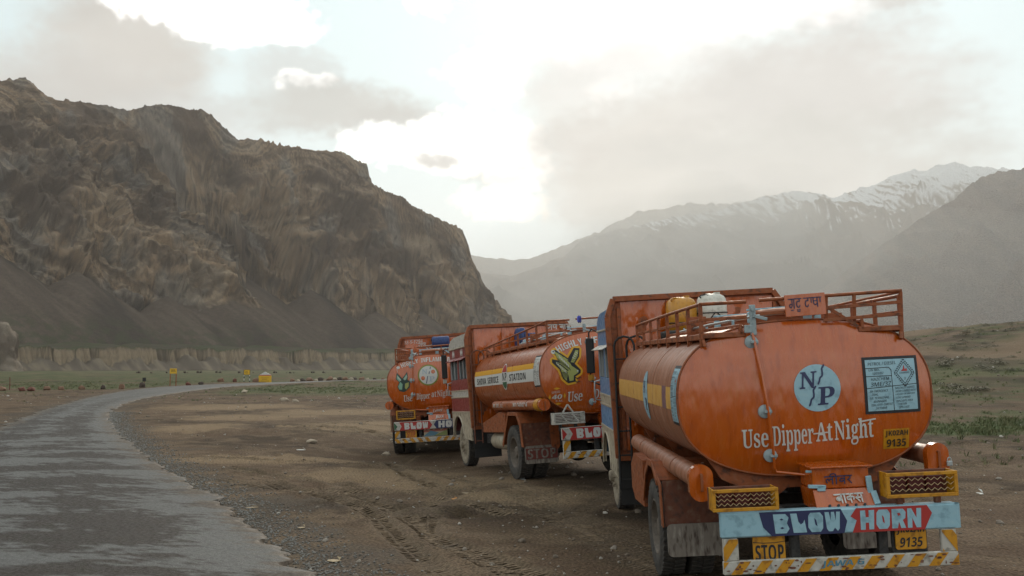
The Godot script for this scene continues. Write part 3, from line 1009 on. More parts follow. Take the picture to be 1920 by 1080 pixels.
	rr.tube(PackedVector3Array([Vector3(0.93, yr + 0.04, 1.6), Vector3(0.6, yr - 0.04, 0.2), Vector3(0.4, yr - 0.1, -0.3)]), 0.014, 6)
	put("rear_rail", rr, mats.rust, root)
	for k in 3:
		var z: float = [-1.9, -0.55, 0.95][k]
		var ld := MB.new()
		ld.lathe(pts2([0.31, -0.12, 0.31, 0.05, 0.33, 0.05, 0.33, 0.085, 0.3, 0.11, 0.0, 0.135]), Transform3D(Basis(), Vector3(0.0, 2.6, z)), 28)
		var lid := put("manhole_lid", ld, mats.rust, root)
		var hg := MB.new()
		for a: float in [-0.32, 0.32]:
			hg.box(Vector3(a, 2.64, z + 0.1), Vector3(0.07, 0.11, 0.05))
		hg.bar(Vector3(-0.36, 2.715, z + 0.1), Vector3(0.36, 2.735, z + 0.1), 0.035, 0.02)
		put("hinge", hg, mats.pale, lid)
	var lk := MB.new()
	for k in 3:
		var z: float = [-1.2, 0.1, 1.3][k]
		lk.box(Vector3(-0.56, 2.56, z), Vector3(0.012, 0.11, 0.07))
		lk.box(Vector3(0.12, 2.62, z + 0.1), Vector3(0.08, 0.1, 0.02))
	put_each("latch_plate", lk, mats.pale, root)
	var bx := MB.new()
	bx.box(Vector3(-0.62, 2.6, -0.1), Vector3(0.2, 0.22, 0.02))
	bx.box(Vector3(0.72, 2.6, 0.2), Vector3(0.28, 0.16, 0.02))
	put_each("deck_box", bx, mats.rust, root)
	var gp := MB.new()
	gp.tube(PackedVector3Array([Vector3(-0.7, 2.56, -0.9), Vector3(-0.62, 2.6, 0.6), Vector3(-0.4, 2.64, 1.45), Vector3(0.1, 2.68, 1.5)]), 0.014, 6)
	put("vapour_pipe", gp, mats.steel, root)
	# ---- vertical rod with discs on the rear end
	var xs: Array = [[-0.475, -0.4, -0.34], [-0.262, -0.268, -0.262], [-0.52, -0.505, -0.5]][i]
	var pipe := MB.new()
	var pp := PackedVector3Array()
	for y: float in [2.55, 2.4, 2.1, 1.76, 1.45, 1.26]:
		var x := lerpf(xs[2], xs[0], (y - 1.26) / 1.29)
		pp.append(Vector3(x, y, end_z(x, y) + 0.05))
	var xb: float = xs[2] + 0.02
	pp.append(Vector3(xb, 1.22, end_z(xb, 1.22) + 0.07))
	pp.append(Vector3(-0.1, 1.205, 1.85))
	pipe.tube(pp, 0.0135, 8)
	put("vent_rod", pipe, mats.orange, root)
	for y: float in [2.4, 1.77, 1.37] if i != 2 else [2.32, 1.96, 1.6]:
		var x := lerpf(xs[2], xs[0], (y - 1.26) / 1.29)
		var ds := MB.new()
		var z := end_z(x, y)
		ds.lathe(pts2([0.062, 0.0, 0.06, 0.012, 0.02, 0.03, 0.0, 0.032]), Transform3D(Basis(Vector3.RIGHT, PI / 2), Vector3(x - 0.02, y, z + 0.002)), 18)
		ds.box(Vector3(x, y, z + 0.045), Vector3(0.07, 0.03, 0.03))
		put("rod_clamp", ds, mats.clamp, root)
	var vb := MB.new()
	vb.box(Vector3(xs[0] + 0.02, 2.6, 1.63), Vector3(0.055, 0.28, 0.03))
	vb.box(Vector3(xs[0] - 0.03, 2.52, 1.64), Vector3(0.07, 0.07, 0.02))
	vb.bar(Vector3(xs[0] + 0.02, 2.64, 1.64), Vector3(xs[0] + 0.14, 2.6, 1.68), 0.03, 0.03)
	vb.cyl(Vector3(xs[0] + 0.02, 2.7, 1.64), Vector3(xs[0] + 0.02, 2.7, 1.665), 0.02, 10)
	put_each("valve_lever", vb, mats.clamp, root)
	# ---- lever box
	var lx0 := -0.13
	var lx1 := 0.355
	var lb := MB.new()
	lb.box(Vector3((lx0 + lx1) / 2, 1.2, 1.88), Vector3(lx1 - lx0, 0.18, 0.36), Basis(), 0.01)
	lb.bar(Vector3((lx0 + lx1) / 2, 1.295, 1.68), Vector3((lx0 + lx1) / 2, 1.295, 2.1), lx1 - lx0 + 0.05, 0.014)
	var fl := pts2([0, 1.11, 0.38, 1.11, 0.47, 0.945, 0.1, 0.945])
	lb.prism(pts2([1.70, 1.108, 2.075, 1.108, 2.17, 0.945, 1.8, 0.945]), lx1 - lx0 + 0.02, Transform3D(Basis(Vector3(0, 0, 1), Vector3(0, 1, 0), Vector3(-1, 0, 0)), Vector3(lx1 + 0.01, 0, 0)))
	var lever := put("lever_box", lb, mats.orange, root)
	var hs := MB.new()
	hs.box(Vector3(lx1 - 0.01, 1.13, 2.09), Vector3(0.05, 0.16, 0.02), Basis(Vector3.BACK, 0.1))
	hs.box(Vector3(lx1 + 0.02, 1.03, 2.13), Vector3(0.05, 0.12, 0.02), Basis(Vector3.BACK, 0.1) * Basis(Vector3.RIGHT, -0.5))
	put("hinge", hs, mats.pale, lever)
	var lt := MB.new()
	lt.bar(Vector3(lx0 - 0.05, 1.14, 2.08), Vector3(lx0 + 0.1, 1.13, 2.08), 0.03, 0.03)
	lt.bar(Vector3(lx0 - 0.05, 1.26, 2.03), Vector3(lx0 + 0.04, 1.26, 2.03), 0.02, 0.02)
	lt.box(Vector3(lx0 + 0.06, 1.12, 2.085), Vector3(0.07, 0.05, 0.02))
	put_each("latch", lt, mats.pale, lever)
	var rv := MB.new()
	for k in 5:
		rv.cyl(Vector3(lx0 + 0.1 + 0.075 * k, 0.975, 2.15), Vector3(lx0 + 0.1 + 0.075 * k, 0.985, 2.168), 0.011, 8)
	put_each("rivet", rv, mats.ink, lever)
	# ---- bumper board, posts and lower bar
	var zb2 := 2.22
	var bw := MB.new()
	bw.box(Vector3(0.01, 0.865, zb2), Vector3(2.0, 0.205, 0.05), Basis(), 0.012)
	bw.box(Vector3(0.01, 0.965, zb2 - 0.05), Vector3(2.0, 0.012, 0.1))
	bw.lathe(pts2([0.05, -0.1, 0.05, 0.1]), Transform3D(Basis(), Vector3(1.005, 0.865, zb2 - 0.025)), 16)
	var bumper := put("bumper_board", bw, mats.pale if i == 0 else mats.white, root)
	var lo := MB.new()
	lo.box(Vector3(0.01, 0.515, zb2), Vector3(1.98, 0.115, 0.05), Basis(), 0.008)
	var lowbar := put("lower_bar", lo, mats.white, root)
	lo = MB.new()
	for s: float in [-1.0, 1.0]:
		lo.box(Vector3(s * 0.92 + 0.01, 0.665, zb2), Vector3(0.13, 0.185 if i < 2 else 0.15, 0.045), Basis(), 0.008)
	put_each("bumper_post", lo, mats.white, root)
	var hz := MB.new()
	var pl := func(p: Vector2, off: float) -> Vector3: return on_plane(p, off, zb2 + 0.025)
	hazard(hz, -0.98, 0.462, 1.0, 0.568, pl, 0.185, 0.085 if i < 2 else -0.08, 0.3, 99.0 if i != 2 else 0.0)
	hazard(hz, -0.975, 0.575, -0.85, 0.755, pl, 0.2, 0.13, 0.6)
	hazard(hz, 0.87, 0.575, 0.995, 0.755, pl, 0.2, -0.13, 0.6)
	put("hazard_stripe", hz, mats.yellow, lowbar)
	var gr := MB.new()
	for k in 60:
		var q := Vector2(rng.randf_range(-0.97, 0.99), rng.randf_range(0.465, 0.565))
		lay(gr, poly_tris(disc_poly(q, rng.randf_range(0.004, 0.03), rng.randf_range(0.003, 0.01), 7)), pl, 0.0055)
	put("dirt_spot", gr, mats.mud, lowbar)
	var posts := MB.new()
	for x: float in [-0.35, 0.4]:
		posts.box(Vector3(x, 0.68, zb2 - 0.07), Vector3(0.08, 0.4, 0.06))
	posts.box(Vector3(0.62, 0.7, zb2 - 0.05), Vector3(0.3, 0.27, 0.03))
	put_each("bumper_bracket", posts, mats.black, root)
	var pb := func(p: Vector2, off: float) -> Vector3: return on_plane(p, off, zb2 + 0.025)
	var b1 := MB.new()
	var b2 := MB.new()
	var lt1 := MB.new()
	var cut1 := MB.new()
	var cut2 := MB.new()
	if i == 0:
		lay(b1, poly_tris(pts2([-0.66, 0.966, 0.03, 0.966, 0.08, 0.865, 0.05, 0.765, -0.56, 0.765, -0.63, 0.84])), pb, 0.002)
		lay(b2, poly_tris(pts2([0.16, 0.966, 0.76, 0.966, 0.8, 0.9, 0.73, 0.765, 0.12, 0.765, 0.16, 0.865, 0.11, 0.9])), pb, 0.002)
		block_words(lt1, cut1, "BLOW", -0.54, 0.785, 0.04, 0.945, pb, 0.03)
		block_words(lt1, cut2, "HORN", 0.19, 0.785, 0.72, 0.945, pb, -0.02)
	else:
		lay(b1, poly_tris(pts2([-0.86, 0.966, -0.12, 0.966, -0.05, 0.865, -0.12, 0.765, -0.86, 0.765, -0.8, 0.865])), pb, 0.002)
		lay(b2, poly_tris(pts2([0.05, 0.966, 0.9, 0.966, 0.96, 0.865, 0.9, 0.765, 0.05, 0.765, -0.01, 0.865])), pb, 0.002)
		block_words(lt1, cut1, "BLOW", -0.74, 0.785, -0.14, 0.945, pb, -0.03)
		block_words(lt1, cut2, "HORN", 0.1, 0.785, 0.8, 0.945, pb, -0.03)
	put("painted_banner", b1, mats.navy if i == 0 else mats.red, bumper)
	put("painted_banner", b2, mats.red if i == 0 else mats.navy, bumper)
	put("lettering", lt1, mats.pale if i == 0 else mats.letter, bumper)
	put("letter_cut", cut1, mats.navy if i == 0 else mats.red, bumper)
	put("letter_cut", cut2, mats.red if i == 0 else mats.navy, bumper)
	if i > 0:
		var e := MB.new()
		lay(e, poly_tris(pts2([-0.985, 0.966, -0.9, 0.865, -0.985, 0.765])), pb, 0.002)
		put("painted_corner", e, mats.red if i == 1 else mats.green, bumper)
	# stop board and number plate
	if i != 1:
		var stp := MB.new()
		var sx0 := -0.715
		var sx1 := -0.445
		stp.prism(pts2([sx0, 0.55, sx1, 0.55, sx1, 0.765, sx0, 0.765]), 0.02, Transform3D(Basis(), Vector3(0, 0, zb2 - 0.03)))
		var sb := put("stop_board", stp, mats.yellow, root)
		var sw := MB.new()
		var ps := func(p: Vector2, off: float) -> Vector3: return on_plane(p, off, zb2 - 0.01)
		if i == 0:
			words(sw, "STOP", "Droid Sans!", Vector2(-0.58, 0.625), 0.24, 0.13, ps, 0.003)
			lay(sw, stroke_tris(PackedVector2Array([Vector2(sx0, 0.715), Vector2(-0.63, 0.705), Vector2(-0.53, 0.705), Vector2(sx1, 0.715)]), 0.006), ps, 0.003)
		else:
			words(sw, "STOP", "Droid Serif!", Vector2(-0.58, 0.66), 0.2, 0.15, ps, 0.003)
		put("lettering", sw, mats.ink if i == 0 else mats.red, sb)
	else:
		var stp := MB.new()
		stp.box(Vector3(-0.75, 0.8, zb2 - 0.03), Vector3(0.22, 0.09, 0.02))
		put("yellow_plate", stp, mats.yellow, root)
	if i == 0:
		var np := MB.new()
		np.prism(rounded(0.49, 0.6, 0.75, 0.815, 0.02), 0.015, Transform3D(Basis(), Vector3(0, 0, zb2 - 0.02)))
		var plate := put("number_plate", np, mats.yellow, root)
		var nw := MB.new()
		var ps := func(p: Vector2, off: float) -> Vector3: return on_plane(p, off, zb2 - 0.005)
		words(nw, "JK02AH", "Droid Sans!", Vector2(0.62, 0.762), 0.235, 0.075, ps, 0.003, 0.0, 0.15)
		words(nw, "9135", "Droid Sans!", Vector2(0.62, 0.66), 0.19, 0.08, ps, 0.003, 0.0, 0.15)
		put("lettering", nw, mats.ink, plate)
		var br := MB.new()
		words(br, "JAWA G", "Droid Sans!", Vector2(0.02, 0.515), 0.36, 0.06, pl, 0.006, 0.02, 0.2)
		put("lettering", br, plain(srgb(72, 120, 140), 0.6), lowbar)
	else:
		# painted picture panel between the posts
		var pc := MB.new()
		pc.box(Vector3(0.02, 0.7, zb2 - 0.05), Vector3(0.58, 0.24, 0.02))
		var pic := put("painted_panel", pc, plain(srgb(164, 150, 126), 0.7), root)
		var ps := func(p: Vector2, off: float) -> Vector3: return on_plane(p, off, zb2 - 0.04)
		var q := MB.new()
		lay(q, poly_tris(pts2([-0.27, 0.6, -0.1, 0.72, 0.1, 0.66, 0.0, 0.59, -0.27, 0.59])), ps, 0.003)
		put("painted_lake", q, plain(srgb(84, 118, 134), 0.6), pic)
		q = MB.new()
		lay(q, poly_tris(pts2([-0.27, 0.72, -0.2, 0.76, -0.14, 0.72, -0.08, 0.77, -0.02, 0.73, 0.06, 0.79, 0.16, 0.72, 0.3, 0.8, 0.3, 0.7, -0.27, 0.68])), ps, 0.002)
		put("painted_hill", q, plain(srgb(150, 84, 70), 0.6), pic)
		q = MB.new()
		lay(q, poly_tris(pts2([-0.02, 0.59, 0.3, 0.72, 0.3, 0.59])), ps, 0.004)
		put("painted_field", q, plain(srgb(120, 128, 76), 0.6), pic)
	# ---- light guards
	if i == 0:
		light_guard(root, -1.05, -0.49, 0.985, 1.172, 2.26, mats.yellow, false)
		light_guard(root, 0.425, 1.03, 1.035, 1.245, 2.26, mats.yellow, false)
	elif i == 1:
		light_guard(root, -1.12, -0.57, 1.03, 1.225, 2.26, mats.white, true)
		light_guard(root, 0.46, 1.03, 1.03, 1.225, 2.26, mats.white, true)
	else:
		light_guard(root, -0.92, -0.45, 1.03, 1.25, 2.24, mats.yellow, false)
		light_guard(root, 0.46, 0.95, 1.03, 1.25, 2.24, mats.yellow, false)
	# ---- rear mudguards and flaps
	for s: float in [-1.0, 1.0]:
		var ol := [-0.67, 0.62, -0.2, 1.235, 0.36, 1.235, 0.6, 1.04]
		if i == 0:
			ol = [-0.66, 0.72, -0.4, 1.05, -0.14, 1.19, 0.12, 1.19, 0.42, 1.03]
		var fd := MB.new()
		for k in range(0, ol.size() - 2, 2):
			fd.bar(Vector3(s * 0.9, ol[k + 1], ol[k]), Vector3(s * 0.9, ol[k + 3], ol[k + 2]), 0.66, 0.018)
			fd.bar(Vector3(s * 1.225, ol[k + 1] - 0.02, ol[k]), Vector3(s * 1.225, ol[k + 3] - 0.02, ol[k + 2]), 0.02, 0.07)
		put("mudguard", fd, mats.rust, root)
		var bkp := MB.new()
		bkp.prism(pts2([s * 1.2, 0.6, s * 0.56, 0.6, s * 0.53, 1.05, s * 1.2, 1.05]), 0.02, Transform3D(Basis(Vector3.RIGHT, -0.06), Vector3(0, 0, 0.64)))
		put("mudguard_panel", bkp, mats.mud, root)
		var sk := MB.new()
		sk.prism(pts2([0.16, 1.16, 0.62, 1.02, 0.66, 0.6, 0.56, 0.6, 0.5, 0.98, 0.3, 1.1] if i == 0 else [0.36, 1.22, 0.63, 1.04, 0.72, 0.62, 0.6, 0.62, 0.52, 1.0, 0.4, 1.12]), 0.012, Transform3D(Basis(Vector3(0, 0, 1), Vector3(0, 1, 0), Vector3(-1, 0, 0)), Vector3(s * 1.215, 0, 0)))
		put("mudguard_side", sk, mats.rust, root)
		var flp := MB.new()
		flp.prism(rounded(-1.19 if s < 0 else 0.56, 0.31, -0.56 if s < 0 else 1.19, 0.63, 0.05), 0.014, Transform3D(Basis(Vector3.RIGHT, -0.03), Vector3(0, 0, 0.68)))
		var flap := put("mud_flap", flp, mats.flap if i < 2 else mats.rubber, root)
		if i == 1:
			var fw := MB.new()
			var pf := func(p: Vector2, off: float) -> Vector3: return on_plane(p, off, 0.694 - 0.03 * (p.y - 0.0) * 0.0 + 0.03 * -p.y + 0.0)
			lay(fw, poly_tris(rect_poly(s * 0.875 - 0.3, 0.39, s * 0.875 + 0.3, 0.585)), pf, 0.012)
			put("red_band", fw, mats.oldred, flap)
			var fx := MB.new()
			words(fx, "STOP", "Droid Sans!", Vector2(s * 0.875, 0.488), 0.54, 0.17, pf, 0.016)
			put("lettering", fx, mats.flap, flap)
	if i == 1:
		var hang := MB.new()
		hang.prism(pts2([-0.72, 1.0, -0.54, 1.0, -0.54, 0.6, -0.58, 0.55, -0.7, 0.6]), 0.012, Transform3D(Basis(), Vector3(0, 0, 0.74)))
		put("hanging_flap", hang, mats.rust, root)
	# ---- tool box, air tank, front flaps, ladder
	for s: float in [-1.0, 1.0]:
		var tbx := MB.new()
		var z0 := -2.25 if i > 0 else -1.75
		var z1 := -0.5 if i > 0 else -0.72
		tbx.prism(pts2([z0, 0.83, z1, 0.86, z1 + 0.05, 1.2, z1 - 0.35, 1.25, z0, 1.02] if i > 0 else [z0, 0.7, z0 + 0.25, 0.58, z1, 0.6, z1, 1.12, z0 + 0.3, 1.14, z0, 0.98]), 0.42, Transform3D(Basis(Vector3(0, 0, 1), Vector3(0, 1, 0), Vector3(-1, 0, 0)), Vector3(-0.79 if s < 0 else 1.21, 0, 0)))
		put("tool_box", tbx, mats.rust, root)
		var at := MB.new()
		at.lathe(pts2([0.0, -0.5, 0.12, -0.47, 0.17, -0.4, 0.17, 0.4, 0.12, 0.47, 0.0, 0.5]), Transform3D(Basis(Vector3.RIGHT, PI / 2), Vector3(s * 0.98, 0.66, -1.5)), 22)
		put("air_tank", at, mats.mud if s > 0 else mats.cream, root)
		var ff := MB.new()
		ff.box(Vector3(s * 0.88, 0.78, -3.22), Vector3(0.64, 0.62, 0.016))
		ff.box(Vector3(s * 0.88, 0.38, -3.23), Vector3(0.6, 0.26, 0.012))
		put_each("mud_flap", ff, mats.rubber, root)
	var bar := MB.new()
	bar.box(Vector3(0, 0.66, -2.4), Vector3(1.9, 0.2, 1.2))
	put("under_box", bar, mats.black, root)
	var la := MB.new()
	for o: float in [0.0, 0.17]:
		var lp := PackedVector3Array([Vector3(-1.2 + o, 0.57, -3.05), Vector3(-1.2 + o, 2.42, -3.05)])
		for k in 7:
			var a := PI * k / 6.0
			lp.append(Vector3(-1.2 + o + 0.13 - cos(a) * 0.13, 2.45 + sin(a) * 0.13, -3.05 + 0.02 * k))
		lp.append(Vector3(-0.94 + o, 2.2, -2.9))
		la.tube(lp, 0.016, 8)
	for k in 6:
		la.bar(Vector3(-1.2, 0.62 + 0.33 * k, -3.05), Vector3(-1.03, 0.62 + 0.33 * k, -3.05), 0.02, 0.02)
	put("ladder", la, mats.rubber if i == 0 else mats.mud, root)
	# ---- hose tubes
	var tl: Node3D
	if i == 0:
		tl = hose_tube(root, -1.0, 1.185, -2.35, 1.6, 1.02, 0.1, mats.dusty, false)
		hose_tube(root, 1.0, 1.3, -2.0, 1.62, 1.12, 0.09, mats.dusty, false)
	else:
		tl = hose_tube(root, -1.0, 1.37, -1.4, 1.72, 1.12, 0.095, mats.orange_side, true)
		hose_tube(root, 1.0, 1.37, -1.4, 1.72, 1.12, 0.095, mats.orange_side, true)
	make_cab(root, i)
	decorate(root, i, tl)
	return root

func rounded(x0: float, y0: float, x1: float, y1: float, r: float) -> PackedVector2Array:
	var p := PackedVector2Array()
	var cs := [Vector2(x1 - r, y1 - r), Vector2(x0 + r, y1 - r), Vector2(x0 + r, y0 + r), Vector2(x1 - r, y0 + r)]
	for q in 4:
		for k in 4:
			p.append(cs[q] + Vector2.from_angle(PI / 2 * (q + k / 3.0)) * r)
	return p
# ------------------------------------------------------------------ what is painted on each truck
func patch(called: String, poly: PackedVector2Array, place: Callable, off: float, m: Material, parent: Node3D) -> Node3D:
	var mb := MB.new()
	lay(mb, poly_tris(poly), place, off, 0.12)
	return put(called, mb, m, parent)

func hazard_sheet(root: Node3D, x0: float, y0: float, x1: float, y1: float, place: Callable, m: Material, big: bool) -> void:
	var w := x1 - x0
	var h := y1 - y0
	var at := func(u: float, v: float) -> Vector2: return Vector2(x0 + u * w, y0 + v * h)
	var b := patch("hazard_sheet", rect_poly(x0, y0, x1, y1), place, 0.004, mats.ink, root)
	patch("sheet_face", rect_poly(x0 + w * 0.05, y0 + h * 0.05, x1 - w * 0.05, y1 - h * 0.05), place, 0.006, m, b)
	var ln := MB.new()
	var pen := maxf(0.006, w * 0.011)
	for l: Array in [[0.05, 0.8, 0.46, 0.81, 0.5, 0.76, 0.51, 0.05], [0.05, 0.66, 0.5, 0.66], [0.05, 0.45, 0.95, 0.5]]:
		var p := PackedVector2Array()
		for k in range(0, l.size(), 2):
			p.append(at.call(l[k], l[k + 1]))
		lay(ln, stroke_tris(p, pen), place, 0.008)
	var dc: Vector2 = at.call(0.74, 0.7)
	var dr := Vector2(w * 0.145, h * 0.19)
	var dia := PackedVector2Array([dc + Vector2(dr.x, 0), dc + Vector2(0, dr.y), dc - Vector2(dr.x, 0), dc - Vector2(0, dr.y), dc + Vector2(dr.x, 0)])
	lay(ln, stroke_tris(dia, pen * 0.9), place, 0.008)
	if big:
		for k in 4:
			for q in 8:
				var c := dia[k].lerp(dia[k + 1], (q + 0.5) / 8.0)
				c = dc + (c - dc) * 1.28
				lay(ln, poly_tris(disc_poly(c, 0.008, 0.006, 8)), place, 0.008)
	put("ruled_line", ln, mats.ink, b)
	var tx := MB.new()
	var put_line := func(s: String, u0: float, u1: float, v: float, hh: float) -> void:
		words(tx, s, "Droid Sans", Vector2(x0 + (u0 + u1) * 0.5 * w, y0 + v * h), (u1 - u0) * w, hh * h, place, 0.008, 0.03, 0.15)
	put_line.call("PETROL / DIESEL", 0.1, 0.6, 0.88, 0.055)
	put_line.call("UN NO.", 0.1, 0.3, 0.77, 0.04)
	put_line.call("1203/02", 0.16, 0.36, 0.71, 0.04)
	put_line.call("HAZCHEM", 0.13, 0.45, 0.61, 0.05)
	put_line.call("3ME/3Z", 0.12, 0.48, 0.52, 0.075)
	var i := 0
	for s: String in ["AN EMERGENCY", "DIAL", "SR TERMINAL", "MANAGER", "DIAL-0191-2080707", "2670868"]:
		put_line.call(s, [0.09, 0.13, 0.09, 0.15, 0.11, 0.18][i], [0.42, 0.24, 0.43, 0.38, 0.49, 0.38][i], 0.4 - i * 0.06, 0.04)
		i += 1
	i = 0
	for s: String in ["SPECIALIST ADVICE", "AVOID CONTACT WITH", "LIQUID OR VAPOUR", "STAY UPWIND", "EVACUATE AREA", "CONTAIN", "SPILLAGE"]:
		put_line.call(s, [0.55, 0.55, 0.55, 0.56, 0.56, 0.58, 0.6][i], [0.91, 0.92, 0.91, 0.82, 0.86, 0.74, 0.79][i], 0.44 - i * 0.057, 0.036)
		i += 1
	put_line.call("FLAMMABLE", 0.65, 0.83, 0.7, 0.028)
	put_line.call("3", 0.725, 0.755, 0.6, 0.045)
	put("lettering", tx, mats.ink, b)
	var fl := MB.new()
	lay(fl, poly_tris(PackedVector2Array([dc + Vector2(-dr.x * 0.45, dr.y * 0.15), dc + Vector2(dr.x * 0.4, dr.y * 0.15), dc + Vector2(dr.x * 0.3, dr.y * 0.45), dc + Vector2(0.1 * dr.x, dr.y * 0.3), dc + Vector2(0, dr.y * 0.75), dc + Vector2(-dr.x * 0.15, dr.y * 0.35)])), place, 0.008)
	put("flame_mark", fl, mats.red, b)

func oval_badge(root: Node3D, z: float, y: float, rx: float, ry: float, tricolour: bool) -> void:
	var b := patch("round_badge", disc_poly(Vector2(z, y), rx, ry), on_side, 0.006, mats.pale if not tricolour else mats.letter, root)
	if tricolour:
		patch("badge_cap", Geometry2D.intersect_polygons(disc_poly(Vector2(z, y), rx * 0.88, ry * 0.93), rect_poly(z - 1, y + ry * 0.36, z + 1, y + 1))[0], on_side, 0.008, mats.red, b)
		patch("badge_foot", Geometry2D.intersect_polygons(disc_poly(Vector2(z, y), rx * 0.88, ry * 0.93), rect_poly(z - 1, y - 1, z + 1, y - ry * 0.4))[0], on_side, 0.008, mats.green, b)
	var t := MB.new()
	if tricolour:
		words(t, "NP", "Droid Sans!", Vector2(z, y), rx * 1.5, ry * 0.6, on_side, 0.008)
	else:
		words(t, "N", "Droid Serif!", Vector2(z - rx * 0.25, y + ry * 0.35), rx * 0.8, ry * 0.5, on_side, 0.008)
		words(t, "P", "Droid Serif!", Vector2(z + rx * 0.25, y - ry * 0.35), rx * 0.7, ry * 0.5, on_side, 0.008)
	put("lettering", t, mats.navy if not tricolour else mats.ink, b)

func curl(at: Vector2, s: float, flip := 1.0) -> PackedVector2Array:
	return pts([0.3, 1.0, 0.1, 0.7, 0.12, 0.35, 0.1, 0.1, -0.12, -0.1, -0.2, -0.4, -0.3, -0.6], Vector2(s * flip, s), at)

func decorate(root: Node3D, i: int, tube: Node3D) -> void:
	var lever: Node3D = root.get_node("lever_box")
	var bulk: Node3D = root.get_node("bulkhead")
	var on_bulk := func(p: Vector2, off: float) -> Vector3: return on_plane(p, off, -3.12)
	var on_lever := func(p: Vector2, off: float) -> Vector3:
		return Vector3(p.x, p.y, 2.078 if p.y > 1.108 else 2.078 + (1.108 - p.y) * 0.58) + Vector3(0, 0, off)
	if i == 0:
		var d := patch("round_badge", disc_poly(Vector2(0.074, 1.962), 0.212, 0.212, 40), on_end, 0.004, mats.pale, root)
		var t := MB.new()
		words(t, "N", "Droid Serif!", Vector2(-0.005, 2.035), 0.15, 0.15, on_end, 0.007, 0.05, 0.15)
		words(t, "P", "Droid Serif!", Vector2(0.15, 1.89), 0.15, 0.16, on_end, 0.007, 0.05, 0.15)
		lay(t, stroke_tris(curl(Vector2(0.115, 2.06), 0.105), 0.016), on_end, 0.007)
		lay(t, stroke_tris(curl(Vector2(0.025, 1.87), 0.105), 0.016), on_end, 0.007)
		put("lettering", t, mats.navy, d)
		hazard_sheet(root, 0.503, 1.703, 1.043, 2.217, on_end, mats.pale, true)
		t = MB.new()
		var x := -0.62
		words(t, "Use", "Droid Serif!", Vector2(-0.505, 1.53), 0.235, 0.17, on_end, 0.006, 0.03)
		words(t, "Dipper", "Droid Serif!", Vector2(-0.165, 1.527), 0.37, 0.25, on_end, 0.006, 0.03)
		words(t, "At", "Droid Serif!", Vector2(0.115, 1.565), 0.15, 0.17, on_end, 0.006, 0.03)
		words(t, "Night", "Droid Serif!", Vector2(0.39, 1.555), 0.36, 0.24, on_end, 0.006, 0.03)
		lay(t, stroke_tris(PackedVector2Array([Vector2(0.02, 1.55), Vector2(0.16, 1.56)]), 0.012), on_end, 0.006)
		lay(t, stroke_tris(PackedVector2Array([Vector2(0.44, 1.64), Vector2(0.59, 1.66)]), 0.014), on_end, 0.006)
		put("lettering", t, mats.letter, root, "white words painted across the tank end")
		var p := patch("number_plate", rect_poly(0.668, 1.378, 0.922, 1.56), on_end, 0.004, mats.yellow, root)
		t = MB.new()
		words(t, "JK02AH", "Droid Sans!", Vector2(0.795, 1.515), 0.225, 0.06, on_end, 0.007)
		words(t, "9135", "Droid Sans!", Vector2(0.795, 1.43), 0.19, 0.07, on_end, 0.007)
		put("lettering", t, mats.ink, p)
		# side: yellow band, badge, sheet
		patch("yellow_band", rect_poly(-2.9, 1.795, 0.68, 2.005), on_side, 0.003, mats.band, root)
		patch("yellow_band", rect_poly(0.92, 1.795, 1.3, 2.005), on_side, 0.003, mats.band, root)
		patch("purple_band", rect_poly(0.68, 1.79, 0.92, 2.01), on_side, 0.003, plain(srgb(112, 78, 82), 0.6), root)
		oval_badge(root, -0.45, 1.87, 0.17, 0.27, false)
		hazard_sheet(root, 1.2, 1.66, 1.53, 2.21, on_side, mats.pale, false)
		t = MB.new()
		for k in 3:
			words(t, "T.N. 5320", "Droid Sans", Vector2([-1.7, -0.7, 0.6][k], [1.5, 1.5, 1.52][k]), 0.3, 0.05, on_side, 0.004)
		put("faded_lettering", t, mats.faint, root)
		# rails' sign and lever box
		var sg := MB.new()
		sg.box(Vector3(0.035, 2.72, 1.625), Vector3(0.375, 0.2, 0.012), Basis(Vector3.BACK, 0.035))
		var sign := put("rail_sign", sg, mats.orange, root)
		t = MB.new()
		var on_sign := func(q: Vector2, off: float) -> Vector3: return on_plane(q, off, 1.631)
		hand(t, ["pga", "pra", "gap", "prr", "paa", "pkh", "paa"], Vector2(-0.115, 2.69), 0.085, 0.30, on_sign, 0.009, 0.004, 0.035)
		put("lettering", t, mats.navy, sign)
		t = MB.new()
		hand(t, ["la", "ii", "va", "ra"], Vector2(-0.03, 1.15), 0.065, 0.23, on_lever, 0.011, 0.006, 0.02)
		put("lettering", t, mats.navy, lever)
		t = MB.new()
		hand(t, ["ba", "aa", "ka", "sa"], Vector2(0.03, 1.0), 0.065, 0.24, on_lever, 0.012, 0.012, 0.02)
		put("lettering", t, mats.letter, lever)
		var pk := MB.new()
		pk.box(Vector3(1.205, 1.24, 1.74), Vector3(0.05, 0.045, 0.022), Basis(), 0.012)
		var arc := PackedVector3Array()
		for k in 9:
			var a := PI * k / 8.0
			arc.append(Vector3(1.205 + cos(a) * 0.017, 1.262 + sin(a) * 0.032, 1.74))
		pk.tube(arc, 0.005, 6)
		put("padlock", pk, mats.steel, root)
	elif i == 1:
		patch("yellow_band", rect_poly(-2.92, 2.004, 1.44, 2.1), on_side, 0.003, mats.gold, root)
		var wb := patch("white_band", rect_poly(-2.92, 1.785, 1.44, 2.002), on_side, 0.003, mats.letter, root)
		var t := MB.new()
		words(t, "SHIVA", "Droid Sans!", Vector2(-2.3, 1.885), 0.78, 0.125, on_side, 0.006)
		words(t, "SERVICE", "Droid Sans!", Vector2(-1.36, 1.888), 0.86, 0.125, on_side, 0.006)
		words(t, "STATION", "Droid Sans!", Vector2(0.42, 1.895), 1.08, 0.125, on_side, 0.006)
		put("lettering", t, mats.ink, wb)
